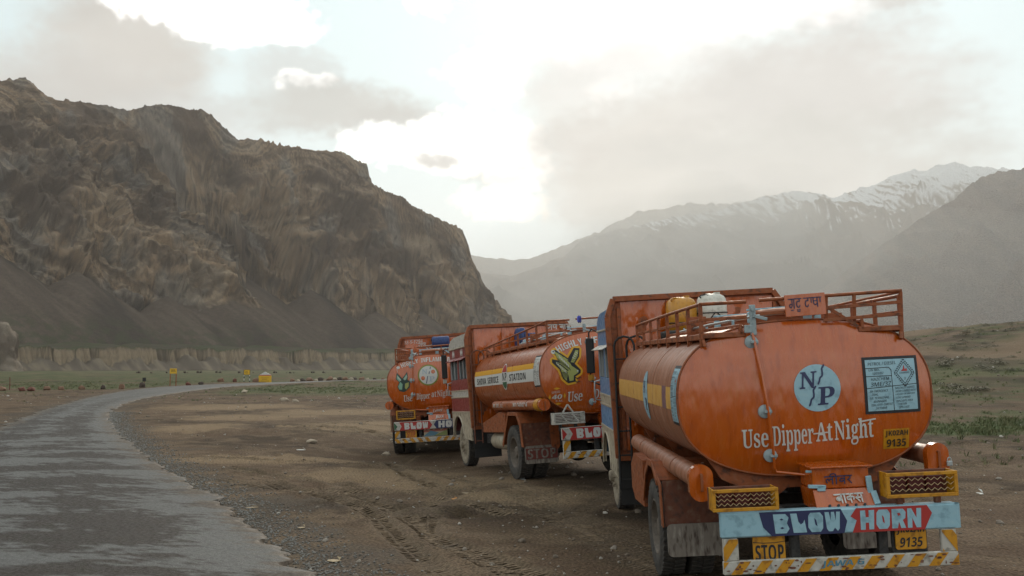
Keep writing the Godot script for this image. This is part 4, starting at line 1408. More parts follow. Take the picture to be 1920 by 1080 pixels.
		oval_badge(root, -0.47, 1.925, 0.2, 0.25, true)
		hazard_sheet(root, 1.44, 1.68, 1.79, 2.22, on_side, mats.letter, false)
		t = MB.new()
		for k in 4:
			words(t, "T.N. 5320", "Droid Sans", Vector2([-2.1, -1.2, 0.0, 1.0][k], 1.6), 0.5, 0.045, on_side, 0.004)
		put("faded_lettering", t, mats.faint, root)
		var on_tube := func(p: Vector2, off: float) -> Vector3: return Vector3(-1.12 - sqrt(maxf(0.0001, 0.095 * 0.095 - (p.y - 1.37) * (p.y - 1.37))) - off, p.y, p.x)
		t = MB.new()
		words(t, "WE LIKE HILL", "Droid Sans!", Vector2(-0.95, 1.375), 0.75, 0.07, on_tube, 0.004)
		words(t, "NO PARKING", "Droid Sans!", Vector2(0.6, 1.385), 0.95, 0.07, on_tube, 0.004)
		put("lettering", t, mats.letter, tube)
		var yb := MB.new()
		yb.tube(PackedVector3Array([Vector3(-1.12, 1.37, 1.48), Vector3(-1.12, 1.37, 1.7)]), 0.112, 22)
		put("yellow_collar", yb, mats.yellow, tube)
		t = MB.new()
		arc_words(t, "HIGHLY INFLAMMABLE", -0.86, 0.66, 0.115, 0.15)
		lay(t, poly_tris(disc_poly(Vector2(-0.92, 2.26), 0.035, 0.035, 14)), on_end, 0.006)
		put("lettering", t, mats.letter, root)
		t = MB.new()
		words(t, "Use", "Droid Serif!", Vector2(-0.59, 1.48), 0.26, 0.17, on_end, 0.006, 0.04, 0.1)
		words(t, "Dipper", "Droid Serif!", Vector2(-0.02, 1.49), 0.46, 0.22, on_end, 0.006, 0.04, 0.1)
		words(t, "at Night", "Droid Serif!", Vector2(0.55, 1.55), 0.56, 0.22, on_end, 0.006, 0.04, 0.1)
		put("lettering", t, mats.letter, root)
		t = MB.new()
		words(t, "40", "Droid Sans!", Vector2(-0.9, 1.49), 0.17, 0.075, on_end, 0.007, 0.03, 0.2)
		words(t, "SPEED", "Droid Sans", Vector2(-0.92, 1.57), 0.14, 0.035, on_end, 0.007, 0.1)
		words(t, "K.M.", "Droid Sans", Vector2(-0.86, 1.42), 0.12, 0.03, on_end, 0.007)
		var sp := put("speed_mark", t, mats.letter, root)
		t = MB.new()
		for q: Array in [[-1.02, 1.49, 0.02, 0.05], [-0.77, 1.5, 0.02, 0.05], [-0.9, 1.63, 0.06, 0.02], [-0.88, 1.37, 0.06, 0.02]]:
			lay(t, poly_tris(disc_poly(Vector2(q[0], q[1]), q[2], q[3], 4)), on_end, 0.005)
		put("speed_frame", t, mats.gold, sp)
		# painted bird, head down to the right
		var o := Vector2(-0.93, 1.72)
		var s := Vector2(0.5, 0.58)
		var body := pts([0.0, 0.95, 0.1, 1.0, 0.5, 0.72, 0.75, 1.02, 0.95, 1.0, 0.9, 0.75, 0.72, 0.55, 0.92, 0.35, 0.9, 0.26, 0.7, 0.16, 0.72, 0.02, 0.45, -0.02, 0.28, 0.12, 0.18, 0.4, -0.05, 0.62, -0.04, 0.72, 0.2, 0.66], s, o)
		var g := patch("painted_bird", Geometry2D.offset_polygon(body, 0.035, Geometry2D.JOIN_ROUND)[0], on_end, 0.004, mats.gold, root)
		patch("bird_outline", body, on_end, 0.006, mats.ink, g)
		for w: Array in [[0.06, 0.93, 0.16, 0.93, 0.52, 0.66, 0.6, 0.5, 0.5, 0.36, 0.28, 0.5, 0.14, 0.74], [0.62, 0.72, 0.78, 0.95, 0.9, 0.94, 0.84, 0.76, 0.7, 0.58, 0.58, 0.6], [0.02, 0.66, 0.24, 0.58, 0.5, 0.34, 0.4, 0.06, 0.3, 0.16, 0.22, 0.42], [0.56, 0.52, 0.84, 0.34, 0.82, 0.28, 0.66, 0.2, 0.64, 0.06, 0.5, 0.04, 0.46, 0.3]]:
			patch("bird_feather", pts(w, s, o), on_end, 0.008, mats.olive, g)
		t = MB.new()
		for k in 9:
			lay(t, stroke_tris(pts([0.12 + 0.045 * k, 0.76 - 0.035 * k, 0.2 + 0.045 * k, 0.6 - 0.03 * k], s, o), 0.007), on_end, 0.0095)
			lay(t, stroke_tris(pts([0.44 - 0.02 * k, 0.32, 0.4 - 0.03 * k + 0.05, 0.1 + 0.012 * k], s, o), 0.006), on_end, 0.0095)
			if k < 5:
				lay(t, stroke_tris(pts([0.64 + 0.04 * k, 0.64 + 0.04 * k, 0.72 + 0.04 * k, 0.62 + 0.05 * k], s, o), 0.006), on_end, 0.0095)
		lay(t, stroke_tris(pts([0.1, 0.95, 0.3, 0.83, 0.55, 0.6, 0.72, 0.46], s, o), 0.02), on_end, 0.0095)
		lay(t, stroke_tris(pts([0.0, 0.66, 0.26, 0.52, 0.46, 0.36], s, o), 0.018), on_end, 0.0095)
		lay(t, stroke_tris(pts([0.78, 0.96, 0.68, 0.8, 0.58, 0.62], s, o), 0.016), on_end, 0.0095)
		lay(t, stroke_tris(pts([0.68, 0.16, 0.78, 0.1, 0.9, 0.14], s, o), 0.014), on_end, 0.0095)
		lay(t, stroke_tris(pts([0.66, 0.08, 0.74, 0.0, 0.86, 0.02], s, o), 0.014), on_end, 0.0095)
		put("feather_line", t, mats.ink, g)
		t = MB.new()
		for k in 6:
			lay(t, stroke_tris(pts([0.2 + 0.055 * k, 0.82 - 0.055 * k, 0.22 + 0.055 * k, 0.74 - 0.055 * k], s, o), 0.012), on_end, 0.010)
			lay(t, stroke_tris(pts([0.1 + 0.055 * k, 0.62 - 0.05 * k, 0.12 + 0.055 * k, 0.54 - 0.05 * k], s, o), 0.01), on_end, 0.010)
			if k < 4:
				lay(t, stroke_tris(pts([0.66 + 0.045 * k, 0.74 + 0.05 * k, 0.72 + 0.045 * k, 0.7 + 0.05 * k], s, o), 0.01), on_end, 0.010)
		lay(t, poly_tris(disc_poly(o + Vector2(0.8, 0.33) * s, 0.014, 0.014, 10)), on_end, 0.010)
		put("bird_spot", t, mats.letter, g)
		t = MB.new()
		hand(t, ["ja", "ya", "gap", "ba", "aa", "ba", "aa"], Vector2(0.62, 2.98), 0.1, 0.6, on_bulk, 0.018)
		put("lettering", t, mats.letter, bulk)
	else:
		var t := MB.new()
		arc_words(t, "HIGHLY INFLAMMABLE", -0.8, 0.62, 0.11, 0.13)
		lay(t, poly_tris(disc_poly(Vector2(-0.87, 2.3), 0.045, 0.035, 14)), on_end, 0.006)
		put("lettering", t, mats.letter, root)
		var d := patch("round_badge", disc_poly(Vector2(-0.115, 2.07), 0.262, 0.262, 40), on_end, 0.004, mats.leaf, root)
		patch("badge_face", disc_poly(Vector2(-0.115, 2.07), 0.23, 0.23, 40), on_end, 0.006, mats.letter, d)
		for q: Array in [[0.01, 2.15], [-0.25, 2.0]]:
			patch("orange_dot", disc_poly(Vector2(q[0], q[1]), 0.052, 0.052, 18), on_end, 0.008, mats.orange, d)
		t = MB.new()
		lay(t, stroke_tris(PackedVector2Array([Vector2(-0.05, 2.27), Vector2(-0.095, 2.1)]), 0.02), on_end, 0.008)
		lay(t, stroke_tris(PackedVector2Array([Vector2(-0.13, 2.04), Vector2(-0.17, 1.87)]), 0.02), on_end, 0.008)
		put("slash_mark", t, mats.navy, d)
		t = MB.new()
		words(t, "N", "Droid Serif!", Vector2(-0.2, 2.16), 0.14, 0.12, on_end, 0.008)
		words(t, "P", "Droid Serif!", Vector2(-0.03, 1.97), 0.14, 0.13, on_end, 0.008)
		put("lettering", t, plain(srgb(150, 162, 172), 0.6), d)
		t = MB.new()
		words(t, "Use", "Droid Serif!", Vector2(-0.66, 1.515), 0.22, 0.16, on_end, 0.006, 0.04, 0.1)
		words(t, "Dipper", "Droid Serif!", Vector2(-0.27, 1.535), 0.34, 0.21, on_end, 0.006, 0.04, 0.1)
		words(t, "at", "Droid Serif!", Vector2(0.0, 1.58), 0.12, 0.14, on_end, 0.006, 0.04, 0.1)
		words(t, "Night", "Droid Serif!", Vector2(0.25, 1.575), 0.34, 0.21, on_end, 0.006, 0.04, 0.1)
		put("lettering", t, mats.letter, root)
		var o := Vector2(-0.94, 1.68)
		var s := Vector2(0.36, 0.5)
		var g := patch("painted_butterfly", pts([0.08, 1.0, 0.45, 0.68, 0.82, 1.0, 0.86, 0.72, 0.8, 0.62, 1.0, 0.5, 0.95, 0.22, 0.7, 0.06, 0.5, 0.0, 0.2, 0.06, 0.08, 0.28, 0.22, 0.5, 0.0, 0.66], s, o), on_end, 0.004, plain(srgb(30, 52, 46), 0.5), root)
		for w: Array in [[0.1, 0.9, 0.38, 0.62, 0.24, 0.52, 0.06, 0.68], [0.52, 0.66, 0.78, 0.9, 0.8, 0.72, 0.7, 0.58], [0.3, 0.52, 0.46, 0.4, 0.4, 0.12, 0.2, 0.14, 0.14, 0.3]]:
			patch("wing_patch", pts(w, s, o), on_end, 0.006, plain(srgb(122, 160, 136), 0.5), g)
		patch("wing_patch", pts([0.64, 0.42, 0.9, 0.48, 0.88, 0.28, 0.7, 0.12, 0.6, 0.2], s, o), on_end, 0.006, mats.olive, g)
		t = MB.new()
		for k in 4:
			lay(t, stroke_tris(pts([0.12 + 0.06 * k, 0.8 - 0.05 * k, 0.2 + 0.05 * k, 0.7 - 0.04 * k], s, o), 0.012), on_end, 0.008)
			lay(t, stroke_tris(pts([0.56 + 0.06 * k, 0.66 + 0.05 * k, 0.62 + 0.06 * k, 0.6 + 0.05 * k], s, o), 0.012), on_end, 0.008)
		lay(t, stroke_tris(pts([0.16, 1.0, 0.1, 1.15, 0.2, 1.22], s, o), 0.008), on_end, 0.008)
		put("wing_stripe", t, mats.letter, g)
		t = MB.new()
		words(t, "Lever", "Droid Serif!", Vector2(0.1, 1.2), 0.24, 0.075, on_lever, 0.006, 0.1, 0.3)
		words(t, "Box", "Droid Serif!", Vector2(0.14, 1.05), 0.2, 0.07, on_lever, 0.014, 0.1, 0.3)
		put("lettering", t, mats.letter, lever)
		t = MB.new()
		words(t, "18-5-1294", "Droid Sans", Vector2(-0.8, 2.98), 0.55, 0.1, on_bulk, 0.01, 0.05, 0.2)
		hand(t, ["ja", "ya"], Vector2(-0.66, 2.82), 0.11, 0.22, on_bulk, 0.02)
		hand(t, ["da", "ra", "ga", "aa", "ra"], Vector2(-0.44, 2.72), 0.12, 0.4, on_bulk, 0.02, 0.005, 0.1)
		put("lettering", t, mats.letter, bulk)
# ------------------------------------------------------------------ land
# where the road's two edges run: for every z the x of its left and right edge, in steps of a quarter metre
const ROAD_L := [8, -3.5, 0, -5.0, -8, -7.4, -13, -9.3, -20, -12.2, -26, -14.7, -36, -18.5, -52.5, -24.3, -80, -32.3, -102, -36.2, -119.6, -34.8, -137.6, -29.6, -161, -20.3, -185, -5, -205, 20, -225, 70, -240, 150]
const ROAD_R := [8, 4.5, 0, 1.65, -8, -1.05, -10.6, -2.05, -12.8, -3.05, -15.7, -4.4, -20.2, -6.8, -30.7, -12.0, -39.4, -15.9, -48.8, -19.6, -62, -23.6, -80, -27.1, -102, -29.6, -113, -29.2, -127, -27.3, -153, -19.3, -178, -4, -198, 20, -217, 70, -232, 150]
const ROAD_STEP := 0.25
const ROAD_LEN := 960

func edge_table(a: Array) -> PackedFloat32Array:
	var c := Curve2D.new()
	var out := PackedFloat32Array()
	out.resize(ROAD_LEN)
	var n := a.size() / 2
	for k in ROAD_LEN:
		var z := 8.0 - k * ROAD_STEP
		var i := 0
		while i < n - 2 and a[2 * (i + 1)] > z:
			i += 1
		var z0: float = a[2 * i]
		var z1: float = a[2 * i + 2]
		var x0: float = a[2 * i + 1]
		var x1: float = a[2 * i + 3]
		var m := (x1 - x0) / (z1 - z0)
		var m0 := m
		var m1 := m
		if i > 0:
			m0 = (x1 - a[2 * i - 1]) / (z1 - a[2 * i - 2])
		if i < n - 2:
			m1 = (a[2 * i + 5] - x0) / (a[2 * i + 4] - z0)
		out[k] = hermite(x0, x1, m0 * (z1 - z0), m1 * (z1 - z0), clampf((z - z0) / (z1 - z0), 0, 1))
	return out

func hermite(a: float, b: float, ta: float, tb: float, t: float) -> float:
	var t2 := t * t
	var t3 := t2 * t
	return (2 * t3 - 3 * t2 + 1) * a + (t3 - 2 * t2 + t) * ta + (3 * t2 - 2 * t3) * b + (t3 - t2) * tb

func road_x(tab: PackedFloat32Array, z: float) -> float:
	var f := clampf((8.0 - z) / ROAD_STEP, 0.0, ROAD_LEN - 1.001)
	var i := int(f)
	return lerpf(tab[i], tab[i + 1], f - i)

# how far a point lies outside the road (negative inside), measured across
func off_road(x: float, z: float) -> float:
	if z > 7.9 or z < -231.0:
		return 50.0
	var l := road_x(road_l, z)
	var r := road_x(road_r, z)
	var slope := (road_x(road_r, z - 1.0) - road_x(road_r, z + 1.0)) * 0.5
	return maxf(l - x, x - r) / sqrt(1.0 + slope * slope)

const BUMPS := [[-2.75, -19.3, 0.9, 0.7, -0.13], [-2.4, -18.7, 1.3, 0.25, 0.09], [-2.0, -19.6, 0.35, 0.4, 0.1], [-0.75, -15.3, 0.75, 0.5, 0.13], [-0.55, -14.75, 0.7, 0.14, -0.08], [0.7, -14.6, 0.9, 0.3, 0.06], [-4.6, -20.5, 1.5, 0.6, -0.06], [-9, -33, 3.0, 1.4, 0.1], [-5, -29, 2.5, 1.0, -0.08], [1.2, -13.0, 0.6, 0.8, -0.05]]
# wheel ruts: x, z pairs
const RUTS := [[-0.2, -24.0, 0.05, -20.5, -0.55, -18.0, -1.3, -15.6, -1.1, -13.0, 0.4, -10.5, 2.0, -8.0], [1.0, -17.2, 0.6, -16.2, 0.0, -15.6, -0.9, -16.2, -2.2, -17.6, -3.6, -18.9, -6, -21.5], [-3.4, -17.9, -2.3, -16.3, -1.55, -14.6, -0.9, -12.6, 0.1, -10.4, 1.3, -8.2], [-3.0, -16.2, -2.0, -15.5, -0.9, -15.4, 0.5, -14.6, 1.2, -12.4, 1.9, -10.2], [1.6, -16.0, 1.0, -14.9, 0.9, -13.4, 1.4, -11.2, 2.4, -9.0], [-2.5, -26, -2.8, -23, -2.0, -20.0, -1.4, -18.0], [-3.2, -33, -4.5, -36, -6.8, -38.5, -7.0, -36.0, -5.0, -33], [-2.6, -34, -3.6, -37.5, -5.5, -41, -6.0, -38], [5.0, -20, 7.0, -22, 9.5, -25.5, 13, -28], [4.6, -12, 6.2, -16, 8.4, -20, 11, -23], [0.1, -17.6, 0.5, -16.0, 1.0, -14.4, 1.9, -12.6, 2.6, -11.4], [-0.1, -17.2, 0.3, -15.8, 0.75, -14.2, 1.6, -12.2, 2.3, -10.8], [-1.9, -22.5, -1.3, -20.2, -0.6, -18.4, 0.3, -16.9], [-4.5, -18.6, -3.0, -16.6, -2.0, -14.8, -1.4, -12.6, -0.6, -10.2], [-6.2, -19.8, -4.4, -18.0, -2.6, -17.3, -1.0, -17.6], [-1.9, -27, -3.4, -31.5, -6.2, -35.8, -7.6, -34.4, -6.0, -32.2], [-3.4, -30, -5.2, -34.4, -8.4, -36.4], [-8, -24, -5.6, -23.2, -3.5, -22.4, -1.6, -22.0]]
const SAND := [[-11.0, -35.1, 1.9, 3.2], [-11.2, -42.5, 3.4, 3.0], [-8.6, -47, 4.0, 3.4], [-5.0, -36.5, 3.4, 4.5], [-2.6, -20.6, 2.4, 1.3], [-1.2, -18.6, 2.0, 1.6], [-6.0, -23.5, 3.2, 1.2], [-15, -53, 4.5, 5.0], [0.0, -16.4, 1.6, 1.0]]

func rut_depth(x: float, z: float) -> Vector2:
	var d := 9.0
	var side := 0.0
	for r: Array in RUTS:
		if absf(x - r[0]) > 12.0 or z < -45.0:
			continue
		for k in range(0, r.size() - 2, 2):
			var a := Vector2(r[k], r[k + 1])
			var b := Vector2(r[k + 2], r[k + 3])
			if minf(a.x, b.x) - 0.6 > x or maxf(a.x, b.x) + 0.6 < x or minf(a.y, b.y) - 0.6 > z or maxf(a.y, b.y) + 0.6 < z:
				continue
			var p := Vector2(x, z)
			var q := Geometry2D.get_closest_point_to_segment(p, a, b)
			var e := p.distance_to(q)
			if e < d:
				d = e
				side = (q - a).dot(b - a)
	return Vector2(d, side)

func macro_y(x: float, z: float) -> float:
	var dist := -z
	var y := -0.003 * maxf(0.0, dist - 150.0) if dist < 1500.0 else -4.05
	# low hill on the right
	var rise := smoothstep(34.0, 82.0, dist) * (1.0 - 0.5 * smoothstep(110.0, 260.0, dist))
	y += minf(0.148 * maxf(0.0, x - 7.0), 5.4) * rise * smoothstep(6.0, 12.0, x)
	y += 0.5 * smoothstep(20.0, 60.0, dist) * smoothstep(9.0, 16.0, x)
	return y

func truck_mix(x: float, z: float) -> Vector2:
	var ws := 0.0
	var ys := 0.0
	for t in truck_frames:
		var l := t.affine_inverse() * Vector3(x, t.origin.y, z)
		var dx := maxf(absf(l.x) - 1.35, 0.0)
		var dz := maxf(absf(l.z + 2.2) - 3.6, 0.0)
		var e := dx * dx + dz * dz
		if e < 14.0:
			var w := exp(-e / 1.6)
			var n := t.basis.y
			ws += w
			ys += w * (t.origin.y - (n.x * (x - t.origin.x) + n.z * (z - t.origin.z)) / n.y)
	return Vector2(minf(ws, 1.0), ys / maxf(ws, 1e-6))

func base_y(x: float, z: float) -> float:
	var y := macro_y(x, z)
	var m := truck_mix(x, z)
	return lerpf(y, m.y, m.x)

func ground_y(x: float, z: float) -> float:
	var y := macro_y(x, z)
	var off := off_road(x, z)
	var m := Vector2.ZERO
	if z > -36.0 and absf(x) < 9.0:
		m = truck_mix(x, z)
		y = lerpf(y, m.y, m.x)
	var k := smoothstep(0.05, 1.6, off)
	var far := -z
	var rough := 0.05 * n_macro.get_noise_2d(x * 4.0, z * 4.0)
	if far < 120.0:
		rough += (0.045 * n_fine.get_noise_2d(x, z) + (0.012 + 0.05 * smoothstep(-0.25, 0.3, n_patch.get_noise_2d(x + 70.0, z))) * (absf(n_fine.get_noise_2d(x * 2.4, z * 2.4)) - 0.15)) * (1.0 - far / 150.0)
	if far > 40.0 and x > 8.0:
		rough += 0.35 * n_macro.get_noise_2d(x * 2.2 + 50.0, z * 2.2) * smoothstep(34.0, 70.0, far)
	if far > 90.0:
		rough += 0.25 * n_macro.get_noise_2d(x * 0.8, z * 0.8) * k
	if z > -42.0:
		for b: Array in BUMPS:
			var u: float = (x - b[0]) / b[2]
			var w: float = (z - b[1]) / b[3]
			var e := u * u + w * w
			if e < 5.0:
				rough += b[4] * exp(-e) * (1.0 + 0.7 * n_fine.get_noise_2d(x * 3.0, z * 3.0))
		var r := rut_depth(x, z)
		if r.x < 0.5:
			rough += -0.045 * (1.0 - smoothstep(0.09, 0.17, r.x)) + 0.04 * exp(-pow((r.x - 0.22) / 0.06, 2.0))
	y += rough * k * (1.0 - 0.75 * m.x)
	# the bed of the road lies a little lower than its surface
	y -= 0.06 * (1.0 - smoothstep(-0.5, 0.12, off))
	return y

func ground_color(x: float, z: float) -> Color:
	var far := -z
	var off := off_road(x, z)
	var p := n_patch.get_noise_2d(x, z)
	var q := n_patch.get_noise_2d(x * 3.1 + 90.0, z * 3.1)
	var f := n_fine.get_noise_2d(x * 1.7, z * 1.7)
	var c := lin(0.135, 0.09, 0.057).lerp(lin(0.075, 0.051, 0.034), smoothstep(-0.05, 0.4, p)).lerp(lin(0.2, 0.14, 0.09), smoothstep(-0.05, 0.4, q + 0.6 * f) * 0.7)
	var sand := 0.0
	for s: Array in SAND:
		var u: float = (x - s[0]) / s[2]
		var w: float = (z - s[1]) / s[3]
		sand = maxf(sand, smoothstep(1.05, 0.55, sqrt(u * u + w * w) + 0.55 * q + 0.25 * f))
	c = c.lerp(lin(0.34, 0.238, 0.145), sand * 0.66)
	if z > -42.0:
		var r := rut_depth(x, z)
		if r.x < 0.4:
			c = c.lerp(lin(0.16, 0.118, 0.08), 0.6 * (1.0 - smoothstep(0.1, 0.3, r.x)))
	# grey gravel shed by the road
	if off < 2.4:
		c = c.lerp(lin(0.12, 0.1, 0.08), (1.0 - smoothstep(0.0, 1.3, off + q * 2.0 + 0.8 * f)) * 0.6)
	# grass: beyond the lay-by, and on the right
	var g := n_grass.get_noise_2d(x, z) + 0.45 * n_patch.get_noise_2d(x * 1.3, z * 1.3)
	var side := smoothstep(8.0, 14.0, x)
	var lim := lerpf(smoothstep(62.0, 84.0, far), smoothstep(25.0, 32.0, far), side)
	if x < road_x(road_l, clampf(z, -230.0, 7.0)):
		lim = smoothstep(70.0, 110.0, far + absf(minf(off, 30.0)) * 1.2)
	var mask := smoothstep(-0.22, 0.12, g + lim - 0.75 - 0.12 * side + 0.3 * f) * lim
	if off < 6.0:
		mask *= smoothstep(0.6, 5.0, off)
	var green := lin(0.085, 0.098, 0.04).lerp(lin(0.125, 0.118, 0.058), smoothstep(-0.3, 0.3, q)).lerp(lin(0.052, 0.058, 0.026), smoothstep(0.1, 0.5, p + f * 0.5))
	green = green.lerp(lin(0.085, 0.125, 0.045), side * smoothstep(27.0, 29.0, far + 1.5 * p) * smoothstep(37.0, 32.0, far + 2.0 * q) * 0.8)
	# dry slope of the hill, with dark scrub
	if side > 0.0 and far > 48.0:
		var dry := smoothstep(50.0, 64.0, far + 10.0 * p) * side
		green = green.lerp(lin(0.2, 0.14, 0.09), dry * smoothstep(-0.25, 0.15, n_grass.get_noise_2d(x * 2.0 + 7.0, z * 0.9) + 0.1))
		green = green.lerp(lin(0.075, 0.064, 0.04), dry * 0.8 * smoothstep(0.06, 0.26, n_patch.get_noise_2d(x * 0.9, z * 0.55) + 0.3 * f))
	return c.lerp(green, mask)

func axis(stops: Array) -> PackedFloat32Array:
	# [from, step at from, to, step at to, ...]: positions whose spacing grows evenly between the stops
	var out := PackedFloat32Array()
	for i in range(0, stops.size() - 2, 2):
		var p: float = stops[i]
		var e: float = stops[i + 2]
		var sg := signf(e - p)
		while (e - p) * sg > 0.0:
			out.append(p)
			p += sg * lerpf(stops[i + 1], stops[i + 3], clampf(absf(p - stops[i]) / absf(e - stops[i]), 0, 1))
	out.append(stops[-2])
	return out

func make_ground() -> void:
	var zs := axis([14.0, 0.5, -7.5, 0.3, -9.0, 0.085, -22.0, 0.1, -60.0, 0.45, -130.0, 1.1, -320.0, 5.0, -1500.0, 60.0, -11200.0, 1800.0])
	var xr := axis([0.0, 0.1, 4.0, 0.12, 16.0, 0.3, 60.0, 0.9, 160.0, 4.0, 1500.0, 120.0, 8000.0, 1300.0])
	var xl := axis([0.0, 0.1, 9.0, 0.1, 20.0, 0.22, 60.0, 0.7, 160.0, 4.0, 1500.0, 120.0, 8000.0, 1300.0])
	var xs := PackedFloat32Array()
	for i in range(xl.size() - 1, 0, -1):
		xs.append(-xl[i])
	xs.append_array(xr)
	var g := PackedVector3Array()
	var c := PackedColorArray()
	g.resize(xs.size() * zs.size())
	c.resize(g.size())
	var k := 0
	for z in zs:
		for x in xs:
			g[k] = Vector3(x, ground_y(x, z), z)
			c[k] = ground_color(x, z)
			k += 1
	var m := earth("packed dirt and turf", 301, 0.55, 0.66, 2.0)
	structure("ground", sheet(g, xs.size(), c, m))

func make_road() -> void:
	var zs := axis([8.0, 0.3, -6.0, 0.07, -30.0, 0.14, -90.0, 0.5, -228.0, 1.2])
	var nx := 72
	var g := PackedVector3Array()
	var c := PackedColorArray()
	var n_wet := noise(31, 0.22, 4)
	var n_grit := noise(32, 2.2, 3)
	for z in zs:
		var l := road_x(road_l, z)
		var r := road_x(road_r, z)
		for j in nx:
			var u := j / (nx - 1.0)
			var x := lerpf(l, r, u)
			# a broken, crumbling edge
			var e := n_fine.get_noise_2d(x * 0.8, z * 0.8) * 0.3 + n_fine.get_noise_2d(x * 3.5, z * 3.5) * 0.14
			x += e * (smoothstep(0.12, 0.0, u) + smoothstep(0.88, 1.0, u))
			var y := macro_y(x, z) + 0.035 * sin(PI * u) + 0.006 * n_fine.get_noise_2d(x, z)
			if j == 0 or j == nx - 1:
				y -= 0.12
			else:
				y += 0.014
			g.append(Vector3(x, y, z))
			var along := 0.8 * n_wet.get_noise_2d(x * 1.1, z * 2.6) + 0.4 * n_wet.get_noise_2d(x * 3.0 + 50.0, z * 6.0)
			var grit := n_grit.get_noise_2d(x * 1.2, z * 2.6)
			var worn := along + 0.5 * grit + 0.38 * exp(-pow((u - 0.88) / 0.1, 2.0)) + 0.26 * exp(-pow((u - 0.42) / 0.13, 2.0)) - 0.16
			var cc := lin(0.030, 0.022, 0.017).lerp(lin(0.115, 0.112, 0.107), smoothstep(-0.06, 0.12, worn))
			cc *= 1.0 + 0.3 * n_grit.get_noise_2d(x * 3.0, z * 5.0)
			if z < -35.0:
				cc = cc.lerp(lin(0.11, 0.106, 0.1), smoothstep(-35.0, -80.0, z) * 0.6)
			# dust blown in from both verges
			var verge := minf(u, 1.0 - u) * (r - l)
			cc = cc.lerp(lin(0.13, 0.095, 0.065), smoothstep(0.55, 0.0, verge + 0.7 * grit + 0.3 * along) * 0.75)
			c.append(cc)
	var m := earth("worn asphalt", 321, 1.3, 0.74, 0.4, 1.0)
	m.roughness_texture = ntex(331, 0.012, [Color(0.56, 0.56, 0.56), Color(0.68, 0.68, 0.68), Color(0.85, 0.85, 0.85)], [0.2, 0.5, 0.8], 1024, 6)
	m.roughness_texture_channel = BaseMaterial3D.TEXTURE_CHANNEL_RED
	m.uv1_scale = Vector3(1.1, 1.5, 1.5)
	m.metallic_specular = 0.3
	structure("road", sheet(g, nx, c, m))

# treads pressed into the dirt
func make_tracks() -> void:
	var m := earth("pressed dirt", 301, 0.55, 0.72, 0.0)
	for r: Array in RUTS:
		var cv := Curve2D.new()
		for k in range(0, r.size(), 2):
			var t := Vector2.ZERO
			if k > 0 and k < r.size() - 2:
				t = (Vector2(r[k + 2], r[k + 3]) - Vector2(r[k - 2], r[k - 1])) * 0.16
			cv.add_point(Vector2(r[k], r[k + 1]), -t, t)
		var mb := MB.new()
		mb.use_c = true
		var s := 0.0
		while s < cv.get_baked_length():
			var p := cv.sample_baked(s)
			var q := cv.sample_baked(s + 0.05)
			s += 0.075
			if p.distance_to(q) < 0.001 or rng.randf() < 0.12 or n_patch.get_noise_2d(p.x * 3, p.y * 3) > 0.25:
				continue
			var d := (q - p).normalized()
			var o := d.orthogonal()
			for sd: float in [-1.0, 1.0]:
				var a := p + o * sd * 0.13 + d * 0.04
				var b := p + o * sd * 0.02 - d * 0.01
				var pa := Vector3(a.x, ground_y(a.x, a.y) + 0.001, a.y)
				var pb := Vector3(b.x, ground_y(b.x, b.y) + 0.001, b.y)
				mb.col = ground_color(p.x, p.y) * rng.randf_range(1.15, 1.5)
				mb.bar(pa, pb, 0.036, rng.randf_range(0.006, 0.012), Vector3.UP, 0.004)
		if mb.v.size() > 0:
			structure("tyre_track", mb.done(m))
# ------------------------------------------------------------------ mountains
const PITCH := 0.0785937
func skyline(prof: Array, px: float) -> float:
	for i in range(0, prof.size() - 2, 2):
		if px <= prof[i + 2]:
			return lerpf(prof[i + 1], prof[i + 3], clampf((px - prof[i]) / (prof[i + 2] - prof[i]), 0, 1))
	return prof[-1]

# the height at which a summit at that place stands, given its measured angle above the horizon
func summit(prof: Array, x: float, z: float) -> float:
	var d := -z
	var px := 960.0 + FOC * x / d
	var py := skyline(prof, px)
	var b := (540.0 - py) / FOC
	return CAM_H + d * (sin(PITCH) + b * cos(PITCH)) / (cos(PITCH) - b * sin(PITCH))

const LEFT_SKY := [-700, 60, -400, 95, -200, 130, -60, 152, 0, 150, 30, 148, 45, 158, 65, 175, 90, 188, 130, 191, 180, 197, 230, 207, 262, 199, 300, 196, 330, 200, 350, 208, 366, 204, 386, 215, 410, 238, 436, 262, 480, 262, 530, 275, 590, 283, 640, 285, 660, 299, 683, 307, 690, 335, 697, 345, 720, 358, 755, 370, 770, 385, 810, 404, 866, 430, 873, 445, 885, 490, 900, 522, 920, 556, 940, 577, 952, 600, 958, 640, 965, 690]

# fans of scree: place along the foot, height of the apex, half width of the ravine above it
const FANS := [[-330.0, 95.0, 60.0], [-180.0, 125.0, 60.0], [-40.0, 80.0, 45.0], [90.0, 130.0, 60.0], [236.0, 118.0, 48.0], [330.0, 88.0, 36.0], [424.0, 64.0, 30.0], [530.0, 140.0, 46.0], [662.0, 86.0, 38.0], [745.0, 60.0, 26.0], [846.0, 66.0, 30.0], [930.0, 38.0, 24.0]]

